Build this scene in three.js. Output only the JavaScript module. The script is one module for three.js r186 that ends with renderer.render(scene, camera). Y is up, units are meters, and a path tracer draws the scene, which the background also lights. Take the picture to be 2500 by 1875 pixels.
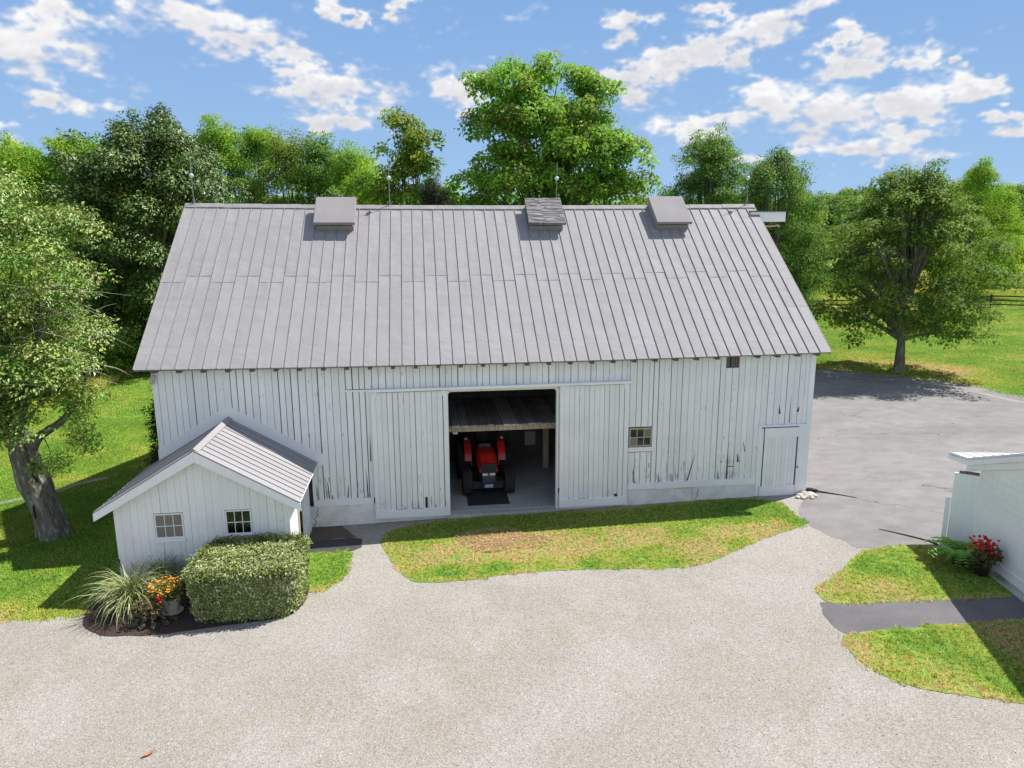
import * as THREE from 'three';
import { mergeGeometries } from 'three/addons/utils/BufferGeometryUtils.js';
import { RoundedBoxGeometry } from 'three/addons/geometries/RoundedBoxGeometry.js';

// ---------------------------------------------------------------- camera, sky, sun, exposure
const scene = new THREE.Scene();
const camera = new THREE.PerspectiveCamera(56.84, 4 / 3, 0.1, 1200);
const RAD = Math.PI / 180;
camera.position.set(-2.401, 8.4765, 20.8806);
camera.rotation.set(-11.593 * RAD, -7.32 * RAD, -0.254 * RAD, 'YXZ');
const renderer = new THREE.WebGLRenderer({ antialias: true });
renderer.toneMapping = THREE.LinearToneMapping;
renderer.toneMappingExposure = 1.62;
renderer.shadowMap.enabled = true;

const sun = new THREE.DirectionalLight(new THREE.Color(1, 0.945, 0.87), 4.4);
sun.position.set(60, 100, -25);
sun.castShadow = true;
sun.shadow.mapSize.set(4096, 4096);
Object.assign(sun.shadow.camera, { left: -60, right: 70, top: 60, bottom: -60, near: 1, far: 300 });
scene.add(sun);

// ---------------------------------------------------------------- random numbers and noise
function rng(seed) { let s = seed >>> 0; return () => { s = (s + 0x6d2b79f5) >>> 0; let t = Math.imul(s ^ (s >>> 15), 1 | s); t = (t + Math.imul(t ^ (t >>> 7), 61 | t)) ^ t; return ((t ^ (t >>> 14)) >>> 0) / 4294967296; }; }
const hash = (x, y, s) => { let h = Math.imul(x, 374761393) + Math.imul(y, 668265263) + Math.imul(s, 2147483647 ^ 0x5bd1e995); h = Math.imul(h ^ (h >>> 13), 1274126177); return ((h ^ (h >>> 16)) >>> 0) / 4294967296; };
const mod = (a, n) => ((a % n) + n) % n;
function vnoise(x, y, s = 0, px = 0, py = px) {          // value noise 0..1; px, py: periods in cells
  const xi = Math.floor(x), yi = Math.floor(y), fx = x - xi, fy = y - yi, u = fx * fx * (3 - 2 * fx), v = fy * fy * (3 - 2 * fy);
  const X0 = px ? mod(xi, px) : xi, X1 = px ? mod(xi + 1, px) : xi + 1, Y0 = py ? mod(yi, py) : yi, Y1 = py ? mod(yi + 1, py) : yi + 1;
  const a = hash(X0, Y0, s), b = hash(X1, Y0, s), c = hash(X0, Y1, s), d = hash(X1, Y1, s);
  return a + (b - a) * u + (c - a) * v + (a - b - c + d) * u * v;
}
function fbm(x, y, oct = 4, s = 0, px = 0, py = px) { let t = 0, a = 0.5, n = 0; for (let i = 0; i < oct; i++) { t += a * vnoise(x, y, s + i * 17, px, py); n += a; a *= 0.5; x *= 2; y *= 2; px *= 2; py *= 2; } return t / n; }
const clamp = (x, a = 0, b = 1) => Math.min(b, Math.max(a, x));
const sstep = (a, b, x) => { const t = clamp((x - a) / (b - a)); return t * t * (3 - 2 * t); };
const lerp = (a, b, t) => a + (b - a) * t;
const mix3 = (a, b, t) => [a[0] + (b[0] - a[0]) * t, a[1] + (b[1] - a[1]) * t, a[2] + (b[2] - a[2]) * t];

// ---------------------------------------------------------------- sky (computed air and clouds)
{
  const W = 4096, H = 2048, data = new Float32Array(W * H * 4);
  const clouds = [[-24.7, 11.9, 3.6, 1.6], [-24.4, 8.8, 2.2, 0.7], [-26.7, 6.5, 0.9, 0.4], [-15.0, 14.5, 4.6, 1.5], [-11.5, 13.6, 3.2, 1.0], [-23.2, 14.1, 2.1, 0.8], [-6.1, 15.6, 1.2, 0.7], [-4.8, 15.0, 0.9, 0.4], [-8.4, 12.6, 1.6, 0.5], [-5.7, 10.7, 4.4, 1.2], [-9.1, 11.4, 2.0, 0.6], [-6.0, 8.9, 2.9, 0.6], [3.4, 11.2, 2.3, 1.1], [4.0, 9.6, 1.2, 0.4], [-0.8, 16.4, 0.8, 0.4], [15.9, 14.9, 1.4, 0.8], [21.9, 15.8, 1.5, 0.5], [16.4, 11.4, 1.6, 1.2], [18.6, 12.3, 2.0, 1.1], [20.9, 13.1, 2.2, 1.0], [23.3, 13.7, 2.1, 0.9], [25.6, 14.4, 2.5, 1.0], [27.7, 15.2, 2.0, 0.7], [24.2, 12.4, 1.3, 0.6], [30.8, 13.3, 1.0, 0.4], [31.8, 12.1, 2.2, 1.0], [35.2, 11.4, 1.0, 0.5], [37.6, 11.2, 0.6, 0.3], [26.6, 9.4, 2.8, 1.4], [30.0, 8.2, 3.5, 1.3], [21.1, 7.9, 2.2, 0.8], [35.1, 8.8, 2.4, 1.0], [38.7, 9.1, 1.9, 0.8], [35.5, 6.5, 2.4, 0.8], [33.2, 5.9, 1.7, 0.5], [41.3, 7.0, 0.9, 0.4], [28.7, 6.1, 2.1, 0.5], [24.9, 5.9, 1.3, 0.3], [17.8, 6.3, 0.8, 0.3], [23.1, 9.0, 1.3, 0.4]];
  for (let j = 0; j < H; j++) {
    const el = ((j + 0.5) / H - 0.5) * 180;
    for (let i = 0; i < W; i++) {
      const k = (j * W + i) * 4, th = ((i + 0.5) / W - 0.5) * 2 * Math.PI;      // direction (cos th, ., sin th)
      let c;
      if (el < -1) c = [0.30, 0.33, 0.30];
      else {
        const e = Math.max(0, el), t = Math.pow(e / 90, 0.42);
        c = mix3([0.48, 0.69, 0.91], [0.07, 0.225, 0.59], clamp(t * 1.25)).map((v, k) => v * lerp(1, [0.5, 0.56, 0.66][k], sstep(18, 55, e)));
        const az = mod(Math.atan2(Math.cos(th), -Math.sin(th)) / RAD + 180, 360) - 180;
        let m = 0, rel = 0, wsum = 0;
        if (az > -42 && az < 56 && el < 26) {
          const wx = (fbm(az * 0.55 + 300, el * 1.1, 5, 61) - 0.5) * 5.2 + (fbm(az * 2.4, el * 4, 4, 62) - 0.5) * 1.5, wy = (fbm(az * 0.55 + 70, el * 1.1 + 40, 5, 63) - 0.5) * 2.4 + (fbm(az * 2.4 + 20, el * 4, 4, 64) - 0.5) * 0.7;
          for (const q of clouds) {
            const dx = (az + wx - q[0]) / (q[2] * 1.45), dy = (el + wy - q[1]) / (q[3] * 1.5), d2 = dx * dx + dy * dy;
            if (d2 < 2.2) { const w = Math.exp(-d2 * 1.5); m = Math.max(m, w); wsum += w; rel += w * dy; }
          }
        }
        const seen = sstep(-42, -30, az) * (1 - sstep(44, 56, az)) * (1 - sstep(17.5, 26, el));
        // unseen rest: invented cumulus, denser low to brighten shaded walls, thinner overhead
        const yy = 1 / Math.max(0.08, Math.sin(e * RAD) + 0.06), sx = Math.cos(th) * yy, sz = Math.sin(th) * yy;
        let den, r;
        const n = fbm(az * 0.42 + 40, el * 0.95, 6, 5), n2 = fbm(az * 1.5 + 90, el * 3.2, 4, 9);
        if (seen > 0) { den = m * 1.35 - 0.60 - 0.13 * sstep(-5, -12, az) + (n - 0.5) * 1.35 + (n2 - 0.5) * 0.75; r = wsum > 0 ? rel / wsum : 0; } else { den = -1; r = 0; }
        if (seen < 1) { const f = fbm(sx * 1.3 + 7, sz * 1.3 + 3, 6, 21) * 1.0 + 0.03, g = (f - 0.43 - 0.15 * sstep(14, 42, e)) * 4.2; den = lerp(g, den, seen); r = lerp((fbm(sx * 2.6, sz * 2.6, 3, 33) - 0.4) * 2.2, r, seen); }
        const a = sstep(0.0, 0.42, den) * 0.94, wisp = sstep(-0.32, 0.15, den) * 0.34;
        const lit = clamp(0.72 + r * 0.5 + (n2 - 0.5) * 0.75 + (n - 0.5) * 0.7 - sstep(0.3, 0.9, den) * 0.30);
        let cc = mix3([0.52, 0.52, 0.58], [0.93, 0.92, 0.91], lit);
        
        c = mix3(c, cc, clamp(a + wisp * (1 - a)));
      }
      data[k] = c[0] * 0.665; data[k + 1] = c[1] * 0.665; data[k + 2] = c[2] * 0.665; data[k + 3] = 1;
    }
  }
  const sky = new THREE.DataTexture(data, W, H, THREE.RGBAFormat, THREE.FloatType);
  sky.mapping = THREE.EquirectangularReflectionMapping;
  sky.magFilter = sky.minFilter = THREE.LinearFilter;
  sky.needsUpdate = true;
  scene.background = sky;
  scene.environment = sky;
  scene.environmentIntensity = 1;
}

// ---------------------------------------------------------------- helpers: textures, geometry, naming
const S = (x) => { x = clamp(x); return Math.round(255 * (x <= 0.0031308 ? 12.92 * x : 1.055 * Math.pow(x, 1 / 2.4) - 0.055)); };
function tex(w, h, mw, mh, fn, grey = false) {           // fn(u m, v m, i, j) -> linear rgb; the picture covers mw x mh metres
  const d = new Uint8Array(w * h * 4);
  for (let j = 0; j < h; j++) for (let i = 0; i < w; i++) {
    const c = fn((i + 0.5) / w * mw, (j + 0.5) / h * mh, i, j), k = (j * w + i) * 4;
    if (grey) d[k] = d[k + 1] = d[k + 2] = Math.round(255 * clamp(c)); else { d[k] = S(c[0]); d[k + 1] = S(c[1]); d[k + 2] = S(c[2]); }
    d[k + 3] = 255;
  }
  const t = new THREE.DataTexture(d, w, h, THREE.RGBAFormat);
  t.wrapS = t.wrapT = THREE.RepeatWrapping; t.magFilter = THREE.LinearFilter; t.minFilter = THREE.LinearFilter;
  if (!grey) t.colorSpace = THREE.SRGBColorSpace;
  t.repeat.set(1 / mw, 1 / mh); t.needsUpdate = true;
  return t;
}
const shifted = (t, x, y) => { const c = t.clone(); c.offset.set(x, y); c.needsUpdate = true; return c; };
const rgb = (r, g, b) => new THREE.Color().setRGB(r, g, b);
const mat = (r, g, b, o = {}) => new THREE.MeshStandardMaterial({ color: rgb(r, g, b), roughness: 0.85, ...o });
const taken = {};
const numbered = (n) => { const k = taken[n] = (taken[n] ?? -1) + 1; return k ? n + '_' + String(k).padStart(3, '0') : n; };
function tag(o, label, category, group, kind) { o.userData = {}; if (label) o.userData.label = label; if (category) o.userData.category = category; if (group) o.userData.group = group; if (kind) o.userData.kind = kind; return o; }
function thing(name, label, category, pos = [0, 0, 0], turn = 0, group) { const o = new THREE.Group(); o.name = numbered(name); o.position.set(...pos); o.rotation.y = turn; scene.add(o); return tag(o, label, category, group); }
function part(parent, name, geo, m, label) { const o = new THREE.Mesh(geo, m); o.name = name; o.castShadow = o.receiveShadow = true; if (label) o.userData.label = label; parent.add(o); return o; }
function piece(parent, name) { const o = new THREE.Group(); o.name = name; parent.add(o); return o; }
function structure(name, geo, m, label) { const o = part(scene, numbered(name), geo, m); return tag(o, label, null, null, 'structure'); }
function worldUV(g, ox = 0, oy = 0, oz = 0) {            // uv in metres from the face's own plane
  const p = g.attributes.position, n = g.attributes.normal, uv = new Float32Array(p.count * 2);
  for (let i = 0; i < p.count; i++) {
    const x = p.getX(i) + ox, y = p.getY(i) + oy, z = p.getZ(i) + oz, ax = Math.abs(n.getX(i)), ay = Math.abs(n.getY(i)), az = Math.abs(n.getZ(i));
    if (az >= ax && az >= ay) { uv[2 * i] = x; uv[2 * i + 1] = y; } else if (ax >= ay) { uv[2 * i] = z; uv[2 * i + 1] = y; } else { uv[2 * i] = x; uv[2 * i + 1] = z; }
  }
  g.setAttribute('uv', new THREE.BufferAttribute(uv, 2));
  return g;
}
function box(x0, x1, y0, y1, z0, z1) { const g = new THREE.BoxGeometry(x1 - x0, y1 - y0, z1 - z0); g.translate((x0 + x1) / 2, (y0 + y1) / 2, (z0 + z1) / 2); return worldUV(g); }
function rbox(w, h, d, r, x = 0, y = 0, z = 0, seg = 2) { const g = new RoundedBoxGeometry(w, h, d, seg, r); g.translate(x, y, z); return g; }
const flat = (list) => mergeGeometries(list.map((g) => { const q = g.index ? g.toNonIndexed() : g; for (const k of Object.keys(q.attributes)) if (!['position', 'normal', 'uv'].includes(k)) q.deleteAttribute(k); if (!q.attributes.uv) worldUV(q); return q; }));
function prism(pts, z0, z1) {                             // outline in x,y pushed from z0 to z1
  const s = new THREE.Shape(pts.map((p) => new THREE.Vector2(p[0], p[1]))), g = new THREE.ExtrudeGeometry(s, { depth: z1 - z0, bevelEnabled: false });
  g.translate(0, 0, z0); return worldUV(g);
}
function tube(pts, radii, seg = 8) {                      // tapered tube along points
  const P = pts.map((p) => new THREE.Vector3(...p)), n = P.length, pos = [], idx = [], uv = [];
  const up = new THREE.Vector3(0.31, 0.2, 0.93), a = new THREE.Vector3(), b = new THREE.Vector3(), t = new THREE.Vector3();
  let len = 0;
  for (let i = 0; i < n; i++) {
    t.copy(P[Math.min(n - 1, i + 1)]).sub(P[Math.max(0, i - 1)]).normalize();
    a.crossVectors(t, up).normalize(); b.crossVectors(t, a).normalize();
    if (i) len += P[i].distanceTo(P[i - 1]);
    for (let k = 0; k <= seg; k++) {
      const w = k / seg * 2 * Math.PI, r = typeof radii[i] === 'function' ? radii[i](w) : radii[i];
      pos.push(P[i].x + (a.x * Math.cos(w) + b.x * Math.sin(w)) * r, P[i].y + (a.y * Math.cos(w) + b.y * Math.sin(w)) * r, P[i].z + (a.z * Math.cos(w) + b.z * Math.sin(w)) * r);
      uv.push(k / seg * 6.28 * (typeof radii[0] === 'number' ? radii[0] : 0.5), len);
    }
  }
  for (let i = 0; i < n - 1; i++) for (let k = 0; k < seg; k++) { const q = i * (seg + 1) + k; idx.push(q, q + seg + 1, q + 1, q + 1, q + seg + 1, q + seg + 2); }
  const g = new THREE.BufferGeometry();
  g.setAttribute('position', new THREE.Float32BufferAttribute(pos, 3)); g.setAttribute('uv', new THREE.Float32BufferAttribute(uv, 2)); g.setIndex(idx); g.computeVertexNormals();
  return g;
}
const curve = (pts, n) => new THREE.CatmullRomCurve3(pts.map((p) => new THREE.Vector3(...p))).getPoints(n).map((p) => [p.x, p.y, p.z]);
const gy = (x) => 0.018 * x;                              // the yard falls gently to the left

// ---------------------------------------------------------------- materials
const gravelTex = tex(2048, 2048, 11, 11, (u, v, i, j) => {
  const big = fbm(u * 8 / 11, v * 8 / 11, 4, 3, 8), mid = fbm(u * 40 / 11, v * 40 / 11, 3, 8, 40), st = vnoise(i / 3.1, j / 3.1, 4), st2 = vnoise(i / 6.3 + 9, j / 5.7, 6), px = hash(i, j, 5);
  let c = mix3([0.318, 0.298, 0.276], [0.352, 0.334, 0.316], sstep(0.3, 0.7, big));
  c = mix3(c, [0.30, 0.262, 0.205], sstep(0.45, 0.75, mid) * 0.42 * sstep(0.45, 0.6, fbm(u * 5 / 11, v * 5 / 11, 2, 12, 5)));
  const k = 0.565 + st * 0.40 + (st2 - 0.5) * 0.22 + px * 0.30;
  let d = 1; if (vnoise(i / 4.5, j / 2.6, 14) > 0.88) d = 0.55; if (vnoise(i / 2.4 + 3, j / 4.9, 15) > 0.90) d = 0.5; if (st > 0.9) d = 1.25;
  return [c[0] * k * d, c[1] * k * d, c[2] * k * d * 0.955];
});
const gravelBump = tex(1024, 1024, 3, 3, (u, v, i, j) => vnoise(i / 4, j / 4, 1, 256) * 0.6 + vnoise(i / 8, j / 8, 2, 128) * 0.4, true);
const M = {};
M.gravel = new THREE.MeshStandardMaterial({ map: gravelTex, bumpMap: gravelBump, bumpScale: 0.010, roughness: 0.97 });
const soilTex = tex(1024, 1024, 7, 7, (u, v, i, j) => {
  const a = fbm(u * 6 / 7, v * 6 / 7, 4, 41, 6), b = fbm(u * 60 / 7, v * 60 / 7, 3, 42, 60), p = hash(i, j, 43);
  let c = mix3([0.11, 0.225, 0.022], [0.19, 0.29, 0.036], sstep(0.25, 0.75, a));
  c = mix3(c, [0.26, 0.24, 0.07], sstep(0.6, 0.8, b) * 0.5);
  const k = 0.6 + b * 0.5 + p * 0.3; return [c[0] * k, c[1] * k, c[2] * k];
});
M.turf = new THREE.MeshStandardMaterial({ map: soilTex, roughness: 1 });
const CRACKS = [[10.9, 0.6, 13, 2.2], [13, 2.2, 15.5, 3.4], [13, -1.2, 15.2, 1.2], [15.2, 1.2, 17.5, 2.6], [11.5, -5, 15.5, -6.3], [15.5, -6.3, 20, -5.2], [16, -14, 17.2, -9], [17.2, -9, 19.5, -4], [22, -15, 20.3, -10], [20.3, -10, 21, -6], [21, -6, 25, -2], [11, -9.4, 14, -10.2], [17.2, -9, 20.3, -10]];
const asphaltTex = tex(2048, 2048, 30, 30, (u, v, i, j) => {
  const a = fbm(u * 9 / 30, v * 16 / 30, 5, 51, 9, 16), b = fbm(u * 2.2, v * 3.6, 4, 52, 66, 108), p = hash(i, j, 53);
  let c = mix3([0.192, 0.185, 0.184], [0.230, 0.222, 0.219], sstep(0.25, 0.75, a));
  const k = 0.70 + b * 0.40 + p * 0.24; c = [c[0] * k, c[1] * k, c[2] * k];
  const x = u + (fbm(u * 2.2, v * 2.2, 3, 54) - 0.5) * 0.7, z = (v > 14 ? v - 30 : v) + (fbm(u * 2.2 + 30, v * 2.2, 3, 55) - 0.5) * 0.7;
  for (const [x0, z0, x1, z1] of CRACKS) { const dx = x1 - x0, dz = z1 - z0, t = clamp(((x - x0) * dx + (z - z0) * dz) / (dx * dx + dz * dz)), q = Math.hypot(x - x0 - dx * t, z - z0 - dz * t); if (q < 0.022 && fbm(u * 1.1, v * 1.1, 2, 58) > 0.4) { c = mix3(c, [0.08, 0.077, 0.075], 0.8); break; } }
  return c;
});
const asphaltBump = tex(512, 512, 1.2, 1.2, (u, v, i, j) => vnoise(i / 3, j / 3, 61, 0), true);
M.asphalt = new THREE.MeshStandardMaterial({ map: asphaltTex, bumpMap: asphaltBump, bumpScale: 0.006, roughness: 0.92 });
M.darkAsphalt = new THREE.MeshStandardMaterial({ map: asphaltTex, color: rgb(0.62, 0.62, 0.66), bumpMap: asphaltBump, bumpScale: 0.006, roughness: 0.9 });
M.patch = new THREE.MeshStandardMaterial({ map: asphaltTex, color: rgb(0.24, 0.25, 0.28), bumpMap: asphaltBump, bumpScale: 0.006, roughness: 0.85 });
M.gutter = new THREE.MeshStandardMaterial({ map: gravelTex, color: rgb(0.9, 0.9, 0.9), roughness: 0.95 });
M.soil = mat(0.16, 0.13, 0.10);
M.soil.map = gravelTex; M.soil.color = rgb(0.34, 0.29, 0.23);
const mulchTex = tex(512, 512, 1.6, 1.6, (u, v, i, j) => { const n = vnoise(i / 9, j / 3, 71) * 0.5 + vnoise(i / 3, j / 10, 72) * 0.5, p = hash(i, j, 73); const k = 0.25 + n * 1.1 + p * 0.25; return [0.075 * k, 0.046 * k, 0.034 * k]; });
M.mulch = new THREE.MeshStandardMaterial({ map: mulchTex, bumpMap: tex(512, 512, 1.6, 1.6, (u, v, i, j) => vnoise(i / 9, j / 3, 71) * 0.5 + vnoise(i / 3, j / 10, 72) * 0.5, true), bumpScale: 0.05, roughness: 1 });
function paintTex(seed, w, h, mw, mh, peelFoot, amount, footH) {
  return tex(w, h, mw, mh, (u, v, i, j) => {
    const st = vnoise(u * 70, v * 2.2, seed), st2 = vnoise(u * 28, v * 5, seed + 1), bl = fbm(u * 0.9, v * 1.4, 4, seed + 2), fine = hash(i, j, seed + 3), sp = vnoise(u * 45, v * 30, seed + 4);
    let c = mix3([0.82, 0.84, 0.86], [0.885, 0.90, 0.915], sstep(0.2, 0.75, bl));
    const k = 0.93 + st * 0.06 + fine * 0.03; c = [c[0] * k, c[1] * k, c[2] * k];
    const foot = peelFoot ? sstep(peelFoot + footH, peelFoot, v) : 0, col = vnoise(u * 1.1, 3.7, seed + 5);
    const th = 0.93 - amount * 0.075 - foot * (0.06 + 0.18 * col) - sstep(0.6, 0.85, col) * 0.06;
    const q = st * 0.55 + st2 * 0.45 + (sp - 0.5) * 0.10;
    const p = sstep(th, th + 0.05, q);
    c = mix3(c, mix3([0.15, 0.14, 0.13], [0.36, 0.35, 0.33], sp), p * 0.85);
    const grime = sstep(0.55, 0.85, fbm(u * 3, v * 0.9, 3, seed + 6)) * 0.16 * (0.3 + foot);
    c = mix3(c, [0.42, 0.42, 0.42], grime);
    if (sp > 0.97) c = mix3(c, [0.25, 0.24, 0.23], 0.6);
    return c;
  });
}
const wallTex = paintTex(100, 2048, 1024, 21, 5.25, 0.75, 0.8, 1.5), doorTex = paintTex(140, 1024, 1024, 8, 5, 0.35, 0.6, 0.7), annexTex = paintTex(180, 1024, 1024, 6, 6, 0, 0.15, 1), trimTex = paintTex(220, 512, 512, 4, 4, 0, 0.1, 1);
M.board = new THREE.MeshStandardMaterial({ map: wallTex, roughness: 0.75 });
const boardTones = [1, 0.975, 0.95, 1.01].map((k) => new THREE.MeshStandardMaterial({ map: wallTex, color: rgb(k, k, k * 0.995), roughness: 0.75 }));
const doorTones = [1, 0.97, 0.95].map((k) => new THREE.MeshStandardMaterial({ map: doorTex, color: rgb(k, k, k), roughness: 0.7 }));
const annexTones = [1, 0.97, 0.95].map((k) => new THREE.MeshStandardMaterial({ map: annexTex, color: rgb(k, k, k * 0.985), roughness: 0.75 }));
M.trim = new THREE.MeshStandardMaterial({ map: trimTex, roughness: 0.65 });
M.rubbed = new THREE.MeshStandardMaterial({ map: doorTex, color: rgb(0.9, 0.86, 0.78), roughness: 0.8 });
M.plaster = new THREE.MeshStandardMaterial({ map: tex(1024, 256, 12, 3, (u, v, i, j) => {
  const b = fbm(u * 2, v * 3, 4, 260), f = fbm(u * 14, v * 14, 3, 261); let c = mix3([0.70, 0.69, 0.67], [0.82, 0.815, 0.80], sstep(0.3, 0.7, b)); const k = 0.92 + f * 0.14; c = [c[0] * k, c[1] * k, c[2] * k];
  const cr = Math.abs((u - 1.55) - (v - 0.1) * 0.42 - (vnoise(v * 14, 2, 262) - 0.5) * 0.12); if (cr < 0.012 && v < 0.7) c = [0.16, 0.15, 0.14];
  return c; }), roughness: 0.9 });
M.plaster.map.offset.set(7.4 / 12, 0.2 / 3);
const roofTexture = (seed) => tex(1024, 1024, 9, 9, (u, v, i, j) => {
  const b = fbm(u * 7 / 9, v * 12 / 9, 4, seed, 7, 12), f = fbm(u * 50 / 9, v * 18 / 9, 3, seed + 1, 50, 18), sp = vnoise(u * 21 + 0.3, v * 17, seed + 2);
  let c = mix3([0.282, 0.275, 0.283], [0.303, 0.296, 0.304], sstep(0.3, 0.7, b)); const k = 0.97 + f * 0.06; c = [c[0] * k, c[1] * k, c[2] * k];
  if (sp > 0.965) c = mix3(c, [0.17, 0.16, 0.16], 0.7); return c; });
const roofT = roofTexture(300), roofBump = tex(512, 512, 4, 4, (u, v) => fbm(u * 3, v * 5, 4, 330, 12, 20), true);
const roofTones = [1, 0.985, 1.012, 0.972].map((k, i) => new THREE.MeshStandardMaterial({ map: shifted(roofT, i * 0.27, i * 0.41), color: rgb(k, k, k * 1.005), bumpMap: roofBump, bumpScale: 0.016, roughness: 0.78, metalness: 0 }));
M.darkTrim = mat(0.045, 0.05, 0.07, { roughness: 0.6 });
M.roofEdge = new THREE.MeshStandardMaterial({ map: roofT, color: rgb(0.8, 0.8, 0.82), roughness: 0.55 });
M.hatch = new THREE.MeshStandardMaterial({ map: roofT, color: rgb(0.9, 0.88, 0.885), roughness: 0.9 });
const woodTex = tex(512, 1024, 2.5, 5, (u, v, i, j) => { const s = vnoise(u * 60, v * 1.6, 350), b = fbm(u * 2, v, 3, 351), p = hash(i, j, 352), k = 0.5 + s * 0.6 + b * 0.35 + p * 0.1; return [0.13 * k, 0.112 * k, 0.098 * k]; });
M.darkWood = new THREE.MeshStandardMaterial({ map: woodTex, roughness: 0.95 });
M.greyWood = new THREE.MeshStandardMaterial({ map: woodTex, color: rgb(3.4, 3.6, 4.0), roughness: 0.8 });
M.beam = new THREE.MeshStandardMaterial({ map: woodTex, color: rgb(3.6, 3.3, 2.7), roughness: 0.9 });
M.black = mat(0.012, 0.012, 0.014, { roughness: 0.7 });
M.gap = mat(0.05, 0.048, 0.045, { roughness: 1 });  // near-black: board backing, and pieces standing in for dark holes
M.concrete = new THREE.MeshStandardMaterial({ map: gravelTex, color: rgb(1.4, 1.55, 1.58), roughness: 0.9 });
M.glass = new THREE.MeshPhysicalMaterial({ color: rgb(0.9, 0.95, 0.95), roughness: 0.03, transmission: 1, thickness: 0, ior: 1.5 });
M.dustyGlass = new THREE.MeshStandardMaterial({ color: rgb(0.20, 0.175, 0.155), roughness: 0.3 });
M.dimGlass = new THREE.MeshStandardMaterial({ color: rgb(0.05, 0.045, 0.032), roughness: 0.12 });
M.oldSash = mat(0.50, 0.46, 0.38, { roughness: 0.85 });
M.greyBoard = new THREE.MeshStandardMaterial({ map: woodTex, color: rgb(1.1, 1.2, 1.3), roughness: 0.95 });
M.bark = new THREE.MeshStandardMaterial({ map: tex(512, 512, 2, 2, (u, v, i, j) => { const r = vnoise(u * 14, v * 4, 380, 28, 8), f = fbm(u * 9, v * 5, 4, 381, 18, 10), k = 0.45 + r * 0.5 + f * 0.6; return mix3([0.15 * k, 0.142 * k, 0.12 * k], [0.26 * k, 0.265 * k, 0.215 * k], sstep(0.5, 0.75, f)); }), bumpMap: tex(512, 512, 2, 2, (u, v) => vnoise(u * 14, v * 4, 380, 28, 8), true), bumpScale: 0.05, roughness: 1 });
M.hollow = mat(0.02, 0.018, 0.015, { roughness: 1 });  // near-black, paints the dark of the trunk openings
M.fence = mat(0.045, 0.045, 0.042, { roughness: 0.95 });

// ---------------------------------------------------------------- ground
const yard = (x, z) => gy(clamp(x, -45, 75));
function height(x, z) {
  let h = yard(x, z);
  const far = sstep(-70, -240, z) * 9 + sstep(70, 200, x) * sstep(0, -120, z) * 4 + sstep(-40, -160, x) * 3;
  return h + far + (z < -70 ? (fbm(x * 0.015 + 9, z * 0.015, 3, 400) - 0.5) * 7 * sstep(-70, -150, z) : 0);
}
{
  const xs = [], zs = [];
  for (let x = -400; x < -60; x += 20) xs.push(x); for (let x = -60; x < 90; x += 5) xs.push(x); for (let x = 90; x <= 500; x += 15) xs.push(x);
  for (let z = 120; z > -70; z -= 10) zs.push(z); for (let z = -70; z >= -520; z -= 10) zs.push(z);
  const pos = [], uv = [], idx = [];
  for (const z of zs) for (const x of xs) { pos.push(x, height(x, z), z); uv.push(x, z); }
  const n = xs.length; for (let j = 0; j < zs.length - 1; j++) for (let i = 0; i < n - 1; i++) { const q = j * n + i; idx.push(q, q + 1, q + n, q + 1, q + n + 1, q + n); }
  const g = new THREE.BufferGeometry(); g.setAttribute('position', new THREE.Float32BufferAttribute(pos, 3)); g.setAttribute('uv', new THREE.Float32BufferAttribute(uv, 2)); g.setIndex(idx); g.computeVertexNormals();
  structure('ground', g, M.turf, 'open grassy ground and meadow around the barn');
}
function sheet(pts, lift) {
  const s = new THREE.Shape(pts.map((p) => new THREE.Vector2(p[0], -p[1]))), g = new THREE.ShapeGeometry(s), p = g.attributes.position, uv = g.attributes.uv;
  for (let i = 0; i < p.count; i++) { const x = p.getX(i), z = -p.getY(i); p.setXYZ(i, x, gy(x) + lift, z); uv.setXY(i, x, z); }
  g.computeVertexNormals(); return g;
}
function rough(pts, amp, seed, step = 0.12) {             // an edge that wanders a little
  const out = [], n = pts.length;
  for (let i = 0; i < n; i++) { const a = pts[i], b = pts[(i + 1) % n], L = Math.hypot(b[0] - a[0], b[1] - a[1]), m = Math.max(1, Math.round(L / step));
    for (let k = 0; k < m; k++) { const t = k / m, x = lerp(a[0], b[0], t), z = lerp(a[1], b[1], t); out.push([x + (fbm(x * 3, z * 3, 3, seed) - 0.5) * amp, z + (fbm(x * 3 + 50, z * 3, 3, seed) - 0.5) * amp]); } }
  return out;
}
const inside = (P, x, z) => { let c = false; for (let i = 0, j = P.length - 1; i < P.length; j = i++) if ((P[i][1] > z) !== (P[j][1] > z) && x < (P[j][0] - P[i][0]) * (z - P[i][1]) / (P[j][1] - P[i][1]) + P[i][0]) c = !c; return c; };
const smooth = (pts, n) => { const c = new THREE.CatmullRomCurve3(pts.map((p) => new THREE.Vector3(p[0], 0, p[1])), true, 'centripetal').getPoints(n); c.pop(); return c.map((p) => [p.x, p.z]); };

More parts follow.
